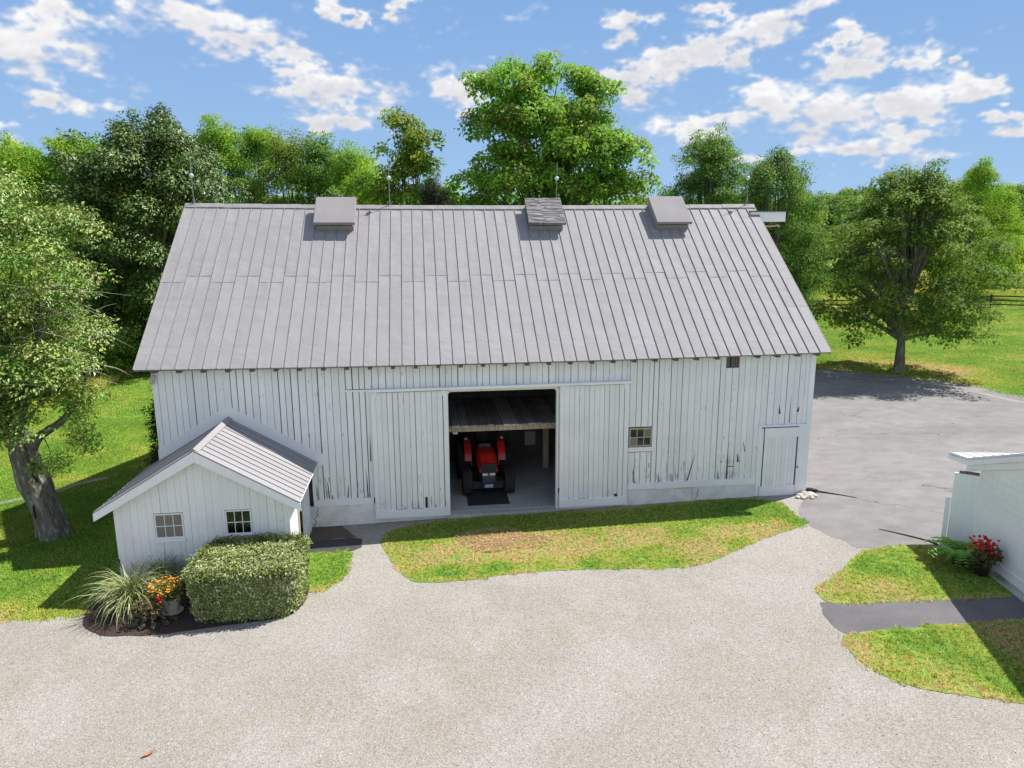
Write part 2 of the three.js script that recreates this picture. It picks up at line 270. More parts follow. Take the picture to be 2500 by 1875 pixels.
const gravelPts = [[-40, 4.7], [-14, 4.5], [-12.3, 4.43], [-11.3, 4.39], [-10.3, 4.36], [-10.1, 3.3], [-5.8, 3.2], [-5.8, 0.02], [9.9, 0.02], [10.2, 0.5], [11.6, 4.6], [12.2, 5], [12.2, 30], [-40, 30]];
structure('gravel_drive', sheet(rough(gravelPts, 0.22, 410), 0.004), M.gravel, 'pale crushed stone driveway sweeping across the foreground');
const asphaltPts = [[10.02, 0.25], [9.35, 0.95], [8.97, 1.47], [8.76, 2.45], [8.91, 3.06], [9.09, 3.58], [9.21, 4.15], [10.36, 4.4], [12.3, 4.9], [14, 9], [60, 22], [60, -2], [33, -2], [27.82, -10.62], [27.55, -13.11], [26.97, -14.79], [25.76, -16.61], [24.35, -18.45], [23.02, -19.74], [22.1, -20.3], [16, -22], [10.02, -22]];
structure('asphalt_yard', sheet(rough(asphaltPts, 0.16, 420), 0.008), M.asphalt, 'weathered grey asphalt yard beside the barn');
{
  const c = curve([[18.5, 0, -21.8], [21.7, 0, -19.6], [22.84, 0, -17.04], [24.66, 0, -15.49], [25.95, 0, -13.5], [26.78, 0, -9.5], [29, 0, -3], [34, 0, 4]], 50), L = [], R = [];
  c.forEach((p, i) => { const q = c[Math.min(c.length - 1, i + 1)], o = c[Math.max(0, i - 1)], dx = q[0] - o[0], dz = q[2] - o[2], l = Math.hypot(dx, dz) || 1; L.push([p[0] - dz / l * 0.2, p[2] + dx / l * 0.2]); R.unshift([p[0] + dz / l * 0.2, p[2] - dx / l * 0.2]); });
  structure('gutter', sheet([...L, ...R], 0.012), M.gutter, 'pale shallow gutter strip curving along the asphalt edge');
}
const lawnA = smooth([[-0.7, 0.12], [-2.4, 0.3], [-3.5, 0.75], [-3.72, 1.43], [-3.49, 2.39], [-3.21, 3.34], [-2.82, 4.0], [-2.3, 4.2], [-1.54, 4.2], [-0.33, 4.08], [0.87, 4.11], [2.07, 4.21], [3.25, 4.42], [4.23, 4.46], [4.92, 4.31], [6.12, 3.66], [7.22, 3.08], [8.28, 2.67], [8.77, 2.35], [8.78, 1.62], [8.85, 0.8], [8.33, 0.3], [7.45, 0.12], [6.21, 0.12], [4.64, 0.18], [3.09, 0.28], [1.94, 0.16], [0.6, 0.16]], 160);
const lawnB = smooth([[-5.9, 1.95], [-5.1, 1.96], [-4.5, 1.98], [-4.48, 2.65], [-4.57, 3.5], [-4.75, 3.9], [-5.0, 4.2], [-5.4, 4.12], [-5.9, 3.6]], 60);
const lawnC = smooth([[6.84, 6.16], [6.78, 6.5], [6.8, 6.72], [7.42, 6.93], [8.52, 7.01], [9.74, 7.11], [11.2, 7.2], [11.6, 6.9], [11.65, 6], [11.75, 5.2], [11.4, 4.6], [11.04, 4.35], [10.36, 4.27], [9.48, 4.35], [8.92, 4.6], [8.11, 5.27], [7.49, 5.67]], 100);
const lawnD = smooth([[6.45, 8.1], [6.25, 8.25], [6.18, 8.54], [6.16, 9.04], [6.37, 9.61], [6.82, 10.05], [7.51, 10.37], [8.27, 10.69], [9.5, 11.1], [11.3, 11.6], [11.5, 10], [11.4, 8.35], [10.6, 8.15], [9.36, 8.1], [8.1, 8.05], [6.9, 8.06]], 100);
structure('lawn', sheet(rough(lawnA, 0.12, 431), 0.013), M.turf, 'island of patchy dry lawn in front of the barn doors');
structure('lawn', sheet(rough(lawnB, 0.12, 432), 0.013), M.turf, 'small bright green lawn scrap between hedge and gravel path');
structure('lawn', sheet(rough(lawnC, 0.12, 433), 0.013), M.turf, 'rounded lawn beside the shed with the fern on it');
structure('lawn', sheet(rough(lawnD, 0.12, 434), 0.013), M.turf, 'lawn below the asphalt walk at the right edge');
const walkPts = [[6.66, 6.72], [6.42, 7.18], [6.35, 7.76], [6.5, 8.1], [7.24, 8.2], [12, 8.5], [12, 6.9], [9.74, 7.0], [7.4, 6.85]];
structure('asphalt_walk', sheet(rough(walkPts, 0.1, 440), 0.009), M.darkAsphalt, 'dark asphalt walk between the two lawns on the right');
const mulchPts = smooth([[-10.46, 4.38], [-10.3, 4.87], [-9.91, 5.3], [-9.43, 5.52], [-8.52, 5.58], [-7.63, 5.52], [-6.65, 5.44], [-5.96, 5.36], [-5.5, 5.05], [-5.35, 4.39], [-5.5, 3.3], [-5.9, 2.9], [-10.0, 2.95], [-10.6, 3.3]], 80);
structure('mulch_bed', sheet(rough(mulchPts, 0.12, 450), 0.017), M.mulch, 'dark mulch bed around hedge and ornamental grass');
structure('bare_soil', sheet(rough([[-5.85, 0.03], [-5.0, 0.03], [-4.7, 0.5], [-4.46, 1.0], [-5.85, 1.02]], 0.12, 460), 0.010), M.soil, 'bare brown dirt beside the annex door');
structure('asphalt_strip', sheet(rough([[-5.84, 1.03], [-4.5, 1.02], [-4.28, 1.15], [-4.25, 1.75], [-4.45, 1.93], [-5.84, 1.95]], 0.1, 470, 0.08), 0.012), M.patch, 'black asphalt patch running to the annex door');
{
  const c = curve([[-18, 0, -3.2], [-16.2, 0, -4.4], [-15.4, 0, -4.95], [-15.0, 0, -5.6], [-14.2, 0, -6.2]], 24), L = [], R = [];
  c.forEach((p, i) => { const q = c[Math.min(24, i + 1)], o = c[Math.max(0, i - 1)], dx = q[0] - o[0], dz = q[2] - o[2], l = Math.hypot(dx, dz) || 1; L.push([p[0] - dz / l * 0.16, p[2] + dx / l * 0.16]); R.unshift([p[0] + dz / l * 0.16, p[2] - dx / l * 0.16]); });
  structure('footpath', sheet(rough([...L, ...R], 0.08, 480), 0.03), M.gutter, 'short pale stone edging curving across the left lawn');
}

// ---------------------------------------------------------------- the barn
const R0 = rng(7);
const EAVE_Y = 4.97, EAVE_Z = 0.30, RIDGE_Y = 9.64, RIDGE_Z = -5.63, SL = (RIDGE_Y - EAVE_Y) / (EAVE_Z - RIDGE_Z), SLOPE = Math.atan(SL), SLEN = Math.hypot(RIDGE_Y - EAVE_Y, EAVE_Z - RIDGE_Z), BACK = -11.26, GX = 10.35;
const sag = (x) => -0.07 * (1 - (x / GX) ** 2);
const barn = thing('barn', 'long white board barn with grey metal roof and open sliding doors', 'barn');
{
  // front wall: dark backing with an opening, and every board on it
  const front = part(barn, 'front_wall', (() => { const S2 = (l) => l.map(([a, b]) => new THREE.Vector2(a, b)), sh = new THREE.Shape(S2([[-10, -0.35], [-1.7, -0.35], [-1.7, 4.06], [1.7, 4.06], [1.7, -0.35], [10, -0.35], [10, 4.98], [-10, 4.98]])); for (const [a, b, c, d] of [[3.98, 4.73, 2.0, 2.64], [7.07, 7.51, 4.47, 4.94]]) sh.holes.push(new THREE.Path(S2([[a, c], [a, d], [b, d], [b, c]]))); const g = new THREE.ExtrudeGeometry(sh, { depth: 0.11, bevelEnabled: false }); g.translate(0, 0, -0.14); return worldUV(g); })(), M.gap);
  const holes = [[-1.72, 1.72, -1, 4.0], [3.97, 4.74, 1.83, 2.66], [7.07, 7.51, 4.46, 5.1], [8.3, 9.9, -1, 2.56]];
  let x = -10.02, n = 0;
  while (x < 10.0) {
    let x1 = Math.min(10.02, x + 0.165 + R0() * 0.06); for (const [a, b] of holes) for (const e of [a, b]) if (e > x + 0.04 && e < x1 + 0.05) x1 = e; const gap = 0.010 + R0() * R0() * 0.022, lean = 0;
    let spans = [[(x > 8.2 ? 0.14 : 0.74) , 4.97 + 0]];
    if (x < -5.8) { const top = 3.45 - Math.abs((x + x1) / 2 + 8.02) * 0.585 + 0.12; spans = [[Math.max(1.9, top), 4.97]]; }
    for (const [a, b, c, d] of holes) if (x1 > a + 0.01 && x < b - 0.01) spans = spans.flatMap(([p, q]) => [[p, Math.min(q, c)], [Math.max(p, d), q]].filter(([s, t]) => t - s > 0.05));
    if (x1 > -4.6 && x < 3.95) spans = spans.flatMap(([p, q]) => (p < 4.1 && q > 4.14 ? [[p, 4.1], [4.14, q]] : [[p, q]]));
    if (n === 92) spans = spans.flatMap(([p, q]) => (p < 1.9 && q > 1.9 ? [[p, 1.90], [1.91, q]] : [[p, q]]));
    if (n === 90) spans = spans.flatMap(([p, q]) => (p < 1.2 && q > 1.2 ? [[p, 1.20], [1.21, q]] : [[p, q]]));
    for (const [p, q] of spans) if (q - p > 0.04) {
      const z = R0() * 0.008, hid = (x > -3.9 && x1 < -1.75) || (x > 1.8 && x1 < 3.85);
      const b = part(front, 'board', box(x, x1 - gap, p + (p < 1.3 ? R0() * R0() * 0.05 : 0), q, -0.028 + z, z), boardTones[Math.floor(R0() * 4)]);
      b.rotation.z = (R0() - 0.5) * 0.0016;
    }
    x = x1; n++;
  }
  // near-black slivers on the boards, painting the dark of splits and knot holes
  const split = (x, y, len, w, lean) => { const s = new THREE.Shape([new THREE.Vector2(-w / 2, 0), new THREE.Vector2(w / 2, 0.02), new THREE.Vector2(w * 0.35, len * 0.5), new THREE.Vector2(0, len), new THREE.Vector2(-w * 0.3, len * 0.55)]), g = new THREE.ExtrudeGeometry(s, { depth: 0.012, bevelEnabled: false }); g.rotateZ(lean); g.translate(x, y, 0.0012); part(front, 'split', worldUV(g), M.gap); };
  split(7.28, 0.78, 1.15, 0.05, 0.0); split(7.63, 1.35, 0.28, 0.06, 0.03); split(5.95, 0.8, 0.95, 0.035, -0.25); split(8.95, 2.9, 0.3, 0.06, 0.1); split(9.55, 2.95, 0.2, 0.07, -0.3); split(4.2, 0.8, 0.55, 0.03, 0.1); split(5.0, 0.8, 0.3, 0.03, 0); split(-5.3, 0.78, 0.6, 0.035, 0.05); split(-4.75, 0.78, 0.45, 0.035, -0.08); split(-4.15, 0.78, 0.9, 0.04, 0.02); split(-4.02, 1.9, 0.9, 0.035, 0); split(7.0, 0.8, 0.3, 0.04, 0.1); split(7.85, 1.7, 0.35, 0.03, 0.2); split(9.3, 2.6, 0.9, 0.025, 0);
  // trim boards above the foundation
  part(barn, 'skirt_board', box(-5.76, -3.98, 0.57, 0.765, 0.002, 0.045), M.trim);
  part(barn, 'skirt_board', box(3.96, 4.9, 0.60, 0.80, 0.002, 0.045), M.trim);
  part(barn, 'skirt_board', box(4.905, 8.26, 0.59, 0.80, 0.002, 0.05), M.trim);
  part(barn, 'foundation', flat([box(-10, -1.72, -0.6, 0.56, -0.028, 0.015), box(1.72, 5.55, -0.6, 0.58, -0.028, 0.015), box(5.56, 6.14, -0.6, 0.56, -0.028, 0.004), box(6.15, 8.28, -0.6, 0.58, -0.028, 0.02)]), M.plaster);
  // corner board
  part(barn, 'corner_board', box(9.87, 10.04, 0.1, 4.96, 0.010, 0.035), M.trim);
  // other walls, solid
  const gable = (x0, x1) => { const g = prism([[0.0, -0.4], [0.0, EAVE_Y - 0.1], [-5.63, RIDGE_Y - 0.14], [-11.2, EAVE_Y - 0.1], [-11.2, -0.4]], x0, x1); return g.rotateY(-Math.PI / 2).scale(-1, 1, 1); };
  const gableGeo = (x0, x1) => { const s = [[0.0, -0.4], [0.0, EAVE_Y + 0.10], [-5.63, RIDGE_Y - 0.12], [-11.24, EAVE_Y + 0.10], [-11.24, -0.4]]; const sh = new THREE.Shape(s.map((p) => new THREE.Vector2(-p[0], p[1]))); const g = new THREE.ExtrudeGeometry(sh, { depth: x1 - x0, bevelEnabled: false }); g.rotateY(Math.PI / 2); g.translate(x0, 0, -0.145); return worldUV(g); };
  part(barn, 'gable_wall', gableGeo(-10.03, -9.9), M.board); part(barn, 'gable_wall', gableGeo(9.9, 10.03), M.board);
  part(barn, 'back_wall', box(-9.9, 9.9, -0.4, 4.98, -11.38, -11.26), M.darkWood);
  part(barn, 'floor', box(-9.89, 9.89, -0.3, 0.115, -11.25, -0.15), M.concrete);
  part(barn, 'threshold', box(-1.78, 1.78, -0.3, 0.10, -0.149, 0.10), M.concrete);
  // inside: lining that keeps the hall dark, loft, posts
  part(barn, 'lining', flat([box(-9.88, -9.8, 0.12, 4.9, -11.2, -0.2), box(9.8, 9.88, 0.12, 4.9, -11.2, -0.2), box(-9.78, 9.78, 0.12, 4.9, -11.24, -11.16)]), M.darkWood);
  const loft = piece(barn, 'loft'), loftTones = [2.6, 3.4, 4.3].map((k) => new THREE.MeshStandardMaterial({ map: woodTex, color: rgb(k, k * 1.05, k * 1.14), roughness: 0.75 }));
  for (let i = 0, lx = -3.4; lx < 3.6; i++) { const w = 0.24 + R0() * 0.07; part(loft, 'plank', box(lx, lx + w - 0.028, 2.56, 2.60 + R0() * 0.022, -4.9, -1.14 + R0() * 0.07), loftTones[Math.floor(R0() * 3)]); lx += w; }
  part(barn, 'loft_beam', box(-3.6, 3.8, 2.40, 2.555, -1.34, -1.16), M.beam);
  for (const z of [-2.5, -3.8, -5]) part(barn, 'joist', box(-3.6, 3.8, 2.38, 2.555, z - 0.08, z + 0.08), M.darkWood);
  for (const [px, pz] of [[2.05, -4.1], [-3.2, -4.1], [2.6, -1.25], [-3.4, -1.25]]) part(barn, 'post', box(px - 0.1, px + 0.1, 0.12, 2.375, pz - 0.1, pz + 0.1), M.beam);
  part(barn, 'brace', box(-0.07, 0.07, -0.5, 0.5, -0.06, 0.06), M.beam).position.set(2.25, 2.05, -1.25); barn.children.at(-1).rotation.z = -0.75;
  part(barn, 'notice_board', box(1.2, 1.58, 1.15, 1.66, -3.62, -3.58), mat(0.24, 0.23, 0.22));
  part(barn, 'white_lamp', rbox(0.16, 0.07, 0.12, 0.02, -1.42, 2.36, -1.2), mat(0.8, 0.8, 0.8));
  // loft wall behind, closing the view at the back
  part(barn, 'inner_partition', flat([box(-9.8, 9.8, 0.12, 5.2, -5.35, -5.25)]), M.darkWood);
  // rafter tails
  for (let i = 0; i < 31; i++) { const rx = -9.85 + i * 0.66; if (Math.abs(rx - 7.29) < 0.25) continue; const r = part(barn, 'rafter_tail', box(-0.055, 0.055, -0.085, 0.0, -0.25, 0.03), M.darkWood); r.rotation.x = SLOPE * 0; r.position.set(rx, EAVE_Y - 0.055 + sag(rx), EAVE_Z - 0.03); }
  // lintel, track, doors
  part(barn, 'lintel', box(-1.7, 1.7, 3.975, 4.075, 0.0, 0.02), M.rubbed);
  for (const s of [-1, 1]) { const b = part(barn, 'corner_bracket', prism([[0, 0], [-s * 0.16, 0], [0, -0.14]], -0.13, -0.03), M.rubbed); b.position.set(s * 1.7, 4.0, 0); }
  part(barn, 'jamb', box(-1.72, -1.66, 0.1, 3.97, -0.145, 0.02), M.trim); part(barn, 'jamb', box(1.66, 1.72, 0.1, 3.97, -0.145, 0.02), M.trim);
  const track = part(barn, 'door_track', box(-3.97, 3.99, 4.075, 4.15, 0.012, 0.17), M.trim); track.rotation.z = 0.004;
  part(barn, 'track_board', box(-4.66, -3.98, 4.075, 4.125, 0.002, 0.045), M.trim);
  const slideDoor = (x0, x1, y0, y1) => {
    const d = part(barn, 'sliding_door', box(x0 + 0.02, x1 - 0.02, y0 + 0.02, y1 - 0.02, 0.048, 0.06), M.gap);
    part(d, 'bottom_rail', box(x0, x1, y0, y0 + 0.26, 0.094, 0.125), M.trim);
    part(d, 'stile', box(x0, x0 + 0.14, y0 + 0.262, y1, 0.061, 0.10), doorTones[0]); part(d, 'stile', box(x1 - 0.14, x1, y0 + 0.262, y1, 0.061, 0.10), doorTones[0]);
    let px = x0 + 0.146; const n = 12, step = (x1 - x0 - 0.292) / n;
    for (let i = 0; i < n; i++) { const g = 0.006 + R0() * R0() * 0.02; part(d, 'plank', box(px, px + step - g, y0 + 0.05 + (R0() < 0.2 ? 0.22 : 0.0), y1 - 0.004, 0.062, 0.088 + R0() * 0.004), doorTones[Math.floor(R0() * 3)]); px += step; }
    for (const hx of [x0 + 0.12, x1 - 0.12]) part(d, 'roller_hanger', flat([box(hx - 0.05, hx + 0.05, y1 - 0.14, y1 + 0.02, 0.101, 0.12)]), M.trim);
    return d;
  };
  slideDoor(-3.94, -1.67, 0.10, 4.03); slideDoor(1.75, 3.93, 0.16, 4.06);
  // near-black patches on both doors, painting the dark slots at plank feet
  part(barn, 'dark_slot_patch', box(-2.43, -2.35, 0.37, 0.72, 0.0895, 0.0935), M.gap);
  part(barn, 'dark_slot_patch', box(3.52, 3.63, 0.43, 0.52, 0.0935, 0.0965), M.gap);
  // small door
  const sd = part(barn, 'small_door', box(8.46, 9.62, 0.2, 2.46, 0.0, 0.02), M.gap);
  part(sd, 'top_rail', box(8.47, 9.66, 2.15, 2.465, 0.049, 0.075), M.trim); part(sd, 'bottom_rail', box(8.40, 9.61, 0.17, 0.50, 0.049, 0.08), M.trim);
  for (let i = 0; i < 9; i++) { const s = 1.1 / 9; part(sd, 'plank', box(8.49 + i * s, 8.49 + (i + 1) * s - 0.007, 0.3, 2.3, 0.022, 0.045 + R0() * 0.003), doorTones[i % 3]); }
  part(sd, 'knob', new THREE.SphereGeometry(0.028, 10, 8).translate(9.66, 1.12, 0.085), M.black);
  part(barn, 'door_frame', flat([box(8.27, 8.38, 0.17, 2.50, 0.002, 0.055), box(8.383, 8.45, 0.18, 2.44, 0.002, 0.035), box(9.64, 9.86, 0.15, 2.50, 0.002, 0.05), box(8.24, 9.9, 2.503, 2.56, 0.002, 0.085)]), M.trim);
  // six-pane window
  const win = piece(barn, 'window');
  for (let i = 0; i < 3; i++) for (let j = 0; j < 2; j++) part(win, 'pane', box(4.03 + i * 0.222, 4.03 + i * 0.222 + 0.205, 2.05 + j * 0.275, 2.05 + j * 0.275 + 0.255, -0.012, -0.008), (i + j) % 3 === 0 ? M.dustyGlass : M.glass);
  part(win, 'sash', flat([box(3.99, 4.03, 2.02, 2.62, -0.018, 0.006), box(4.69, 4.72, 2.02, 2.62, -0.018, 0.006), box(4.03, 4.69, 2.02, 2.05, -0.018, 0.006), box(4.03, 4.69, 2.58, 2.62, -0.018, 0.006), box(4.235, 4.252, 2.05, 2.58, -0.015, 0.002), box(4.457, 4.474, 2.05, 2.58, -0.015, 0.002), box(4.03, 4.69, 2.305, 2.325, -0.014, 0.0035)]), M.oldSash);
  part(win, 'sill', box(3.96, 4.74, 1.86, 2.0, 0.002, 0.04), M.trim);
  // loft opening under the eave
  const lo = piece(barn, 'loft_window');
  for (const [a, b] of [[7.09, 7.20], [7.235, 7.37], [7.385, 7.49]]) part(lo, 'slat', box(a, b, 4.48, 4.95, -0.06, -0.045), M.greyBoard);
  part(lo, 'jamb', box(7.475, 7.505, 4.47, 4.95, -0.006, 0.012), M.beam);
  // flashing band over the annex roof
  for (const [q, u1] of [[1, 2.62], [-1, 2.02]]) { const k = 0.595, X = (u) => -8.02 + q * u; part(barn, 'flashing_board', prism([[X(0.001), 3.40], [X(u1), 3.40 - u1 * k], [X(u1), 3.74 - u1 * k], [X(0.001), 3.78]], 0.006, 0.03), M.trim); }
  // floodlight on the left corner
  part(barn, 'floodlight', flat([box(-10.0, -9.9, 4.62, 4.72, 0.01, 0.12), new THREE.CylinderGeometry(0.05, 0.07, 0.14, 10).rotateX(1.2).translate(-9.98, 4.56, 0.16)]), M.oldSash);

  // roof deck, both slopes
  const deck = new THREE.Shape([[EAVE_Z, EAVE_Y - 0.06], [EAVE_Z, EAVE_Y], [RIDGE_Z, RIDGE_Y], [2 * RIDGE_Z - EAVE_Z, EAVE_Y], [2 * RIDGE_Z - EAVE_Z, EAVE_Y - 0.06], [RIDGE_Z, RIDGE_Y - 0.11]].map((p) => new THREE.Vector2(-p[0], p[1])));
  const dg = new THREE.ExtrudeGeometry(deck, { depth: 2 * GX, bevelEnabled: false, steps: 16 }); dg.rotateY(Math.PI / 2); dg.translate(-GX, 0, 0);
  { const p = dg.attributes.position; for (let i = 0; i < p.count; i++) p.setY(i, p.getY(i) + sag(p.getX(i)) - 0.012); dg.computeVertexNormals(); worldUV(dg); }
  const roof = part(barn, 'roof', dg, M.roofEdge);
  // standing-seam sheets: local x across, y up the slope, z off the roof
  const sheetGeo = (w, len, seed) => {
    const nx = 4, ny = 22, g = new THREE.PlaneGeometry(w - 0.012, len, nx, ny); g.translate(w / 2, len / 2, 0);
    const p = g.attributes.position; for (let i = 0; i < p.count; i++) { const x = p.getX(i), y = p.getY(i), e = Math.min(x, w - x) / w; p.setZ(i, 0.012 + (fbm(x * 4 + seed * 7, y * 1.3 + seed * 3, 3, 500 + seed) - 0.5) * 0.02 * sstep(0, 0.25, e)); }
    g.computeVertexNormals(); const u = g.attributes.uv; for (let i = 0; i < p.count; i++) u.setXY(i, p.getX(i) + seed * 1.7, p.getY(i) + seed * 2.3);
    const rib = box(-0.008, 0.008, 0, len, -0.01, 0.042), end = box(0, w - 0.012, -0.004, 0.012, -0.008, 0.015);
    return flat([g, rib, end]);
  };
  const cnt = 56, W = 2 * GX / cnt, lens = { a: 3.62, b: 3.92 }, geos = {};
  const low = (k, s) => geos['l' + k + s] ??= sheetGeo(W, lens[k], s), high = (k, s) => geos['h' + k + s] ??= sheetGeo(W, SLEN - lens[k] - 0.02, s + 5);
  for (let i = 0; i < cnt; i++) {
    const x = -GX + i * W, k = Math.floor(i / 2) % 2 ? 'b' : 'a', kk = i >= 54 ? 'c' : k, s = Math.floor(R0() * 3);
    if (kk === 'c') lens.c = 2.1;
    for (const [geo, from, lift] of [[low(kk, s), 0, 0], [high(kk, (s + i) % 3), lens[kk] - 0.0, 0.004]]) {
      const m = part(roof, 'roof_sheet', geo, roofTones[Math.floor(R0() * 4)]);
      m.position.set(x, EAVE_Y + sag(x) + Math.sin(SLOPE) * (from - 0.05) + Math.cos(SLOPE) * lift, EAVE_Z - Math.cos(SLOPE) * (from - 0.05) + Math.sin(SLOPE) * lift);
      m.rotation.set(-(Math.PI / 2 - SLOPE), 0, (R0() - 0.5) * 0.0015);
    }
  }
  const cap = []; for (let i = 0; i < 16; i++) { const x0 = -GX + i * 2 * GX / 16, x1 = x0 + 2 * GX / 16, g = prism([[-0.14, -0.13], [0, 0], [0.14, -0.13], [0.14, -0.1], [0, 0.035], [-0.14, -0.1]], 0, x1 - x0); g.rotateY(Math.PI / 2); g.translate(x0, RIDGE_Y + 0.055 + (sag(x0) + sag(x1)) / 2, RIDGE_Z); cap.push(g); }
  part(barn, 'ridge_cap', flat(cap), roofTones[0]);
  part(barn, 'ridge_lip', box(-GX, GX, RIDGE_Y - 0.02, RIDGE_Y + 0.03, RIDGE_Z - 0.22, RIDGE_Z - 0.17), M.darkTrim);
  for (const s of [-1, 1]) { const r = part(barn, 'rake_board', box(-0.015, 0.015, 0, SLEN, -0.14, 0.02), s > 0 ? M.darkTrim : M.roofEdge); r.position.set(s * (GX + 0.012), EAVE_Y - 0.01, EAVE_Z); r.rotation.x = -(Math.PI / 2 - SLOPE); r.geometry = box(-0.015, 0.015, 0.02, SLEN - 0.02, -0.14, 0.02); }
  // roof hatches
  const hatch = (x0, x1, y0, top, m, label, name) => {
    const h = piece(barn, 'roof_hatch'); h.position.set(0, EAVE_Y + sag(x0), EAVE_Z); h.rotation.x = -(Math.PI / 2 - SLOPE); h.userData.label = label;
    part(h, 'hatch_curb', box(x0 + 0.07, x1 - 0.07, y0 + 0.08, top - 0.05, 0.0, 0.2), M.hatch);
    const lid = part(h, 'hatch_lid', rbox(x1 - x0, top - y0, 0.11, 0.02, (x0 + x1) / 2, (y0 + top) / 2, 0.255), m); lid.rotation.x = 0.015; return h;
  };
  const oldTop = new THREE.MeshStandardMaterial({ map: tex(512, 512, 2, 2, (u, v, i, j) => { const w = vnoise(u * 5 + fbm(u * 2, v * 3, 2, 520) * 4, v * 22, 521), k = 0.35 + w * 1.0; return [0.21 * k, 0.205 * k, 0.21 * k]; }), bumpMap: tex(512, 512, 2, 2, (u, v) => vnoise(u * 5 + fbm(u * 2, v * 3, 2, 520) * 4, v * 22, 521), true), bumpScale: 0.06, roughness: 0.9 });
  hatch(-5.9, -4.52, SLEN - 1.42, SLEN + 0.02, M.hatch, 'plain grey hatch, left of the three'); 
  const h2 = hatch(1.45, 2.78, SLEN - 1.42, SLEN + 0.04, oldTop, 'hatch with rough weathered top'); worldUV(h2.children[1].geometry);
  for (const g of [h2.children[1].geometry]) { const p = g.attributes.position, u = g.attributes.uv; for (let i = 0; i < p.count; i++) u.setXY(i, p.getX(i), p.getY(i)); }
  hatch(6.1, 7.42, SLEN - 1.42, SLEN + 0.12, M.hatch, 'plain grey hatch nearest the right gable');
  // lightning rods
  for (const [x, y] of [[-10.06, 9.62], [-3.38, 9.58], [2.67, 9.6], [10.06, 9.66]]) {
    const r = piece(barn, 'lightning_rod'); r.position.set(x, y, RIDGE_Z); r.rotation.z = (R0() - 0.5) * 0.05;
    part(r, 'rod', new THREE.CylinderGeometry(0.009, 0.013, 1.6, 8).translate(0, 0.8, 0), mat(0.34, 0.36, 0.36, { metalness: 0.5, roughness: 0.5 }));
    part(r, 'glass_ball', new THREE.SphereGeometry(0.075, 20, 14).translate(0, 1.02, 0), mat(0.62, 0.72, 0.84, { roughness: 0.15 }));
    part(r, 'foot', flat([[1, 0.4], [-1, 0.4], [0, -1]].map(([a, b]) => tube([[0, 0.3, 0], [a * 0.13, -0.06, b * 0.13]], [0.006, 0.006], 5))), mat(0.3, 0.32, 0.32, { metalness: 0.5, roughness: 0.5 }));
  }
  // hay hood on the right gable
  const hood = piece(barn, 'hay_hood');
  part(hood, 'hood_side', flat([box(10.04, 11.44, 9.06, 9.42, -5.24, -5.2), box(10.04, 11.44, 9.06, 9.42, -6.06, -6.02)]), M.trim);
  part(hood, 'hood_roof', box(10.04, 11.5, 9.425, 9.46, -6.12, -5.14), M.darkTrim);
  part(hood, 'hood_end', box(11.40, 11.439, 9.06, 9.42, -6.019, -5.241), M.trim);
  part(hood, 'hay_beam', tube([[9.9, 8.9, -5.63], [11.1, 8.9, -5.63], [11.38, 8.93, -5.63], [11.45, 8.86, -5.63]], [0.035, 0.035, 0.03, 0.025], 8), M.beam);
  part(hood, 'hood_bracket', flat([box(10.2, 10.26, 8.93, 9.06, -5.7, -5.6), box(10.75, 10.81, 8.93, 9.06, -5.7, -5.6), box(11.2, 11.26, 8.93, 9.06, -5.7, -5.6)]), M.darkWood);
}

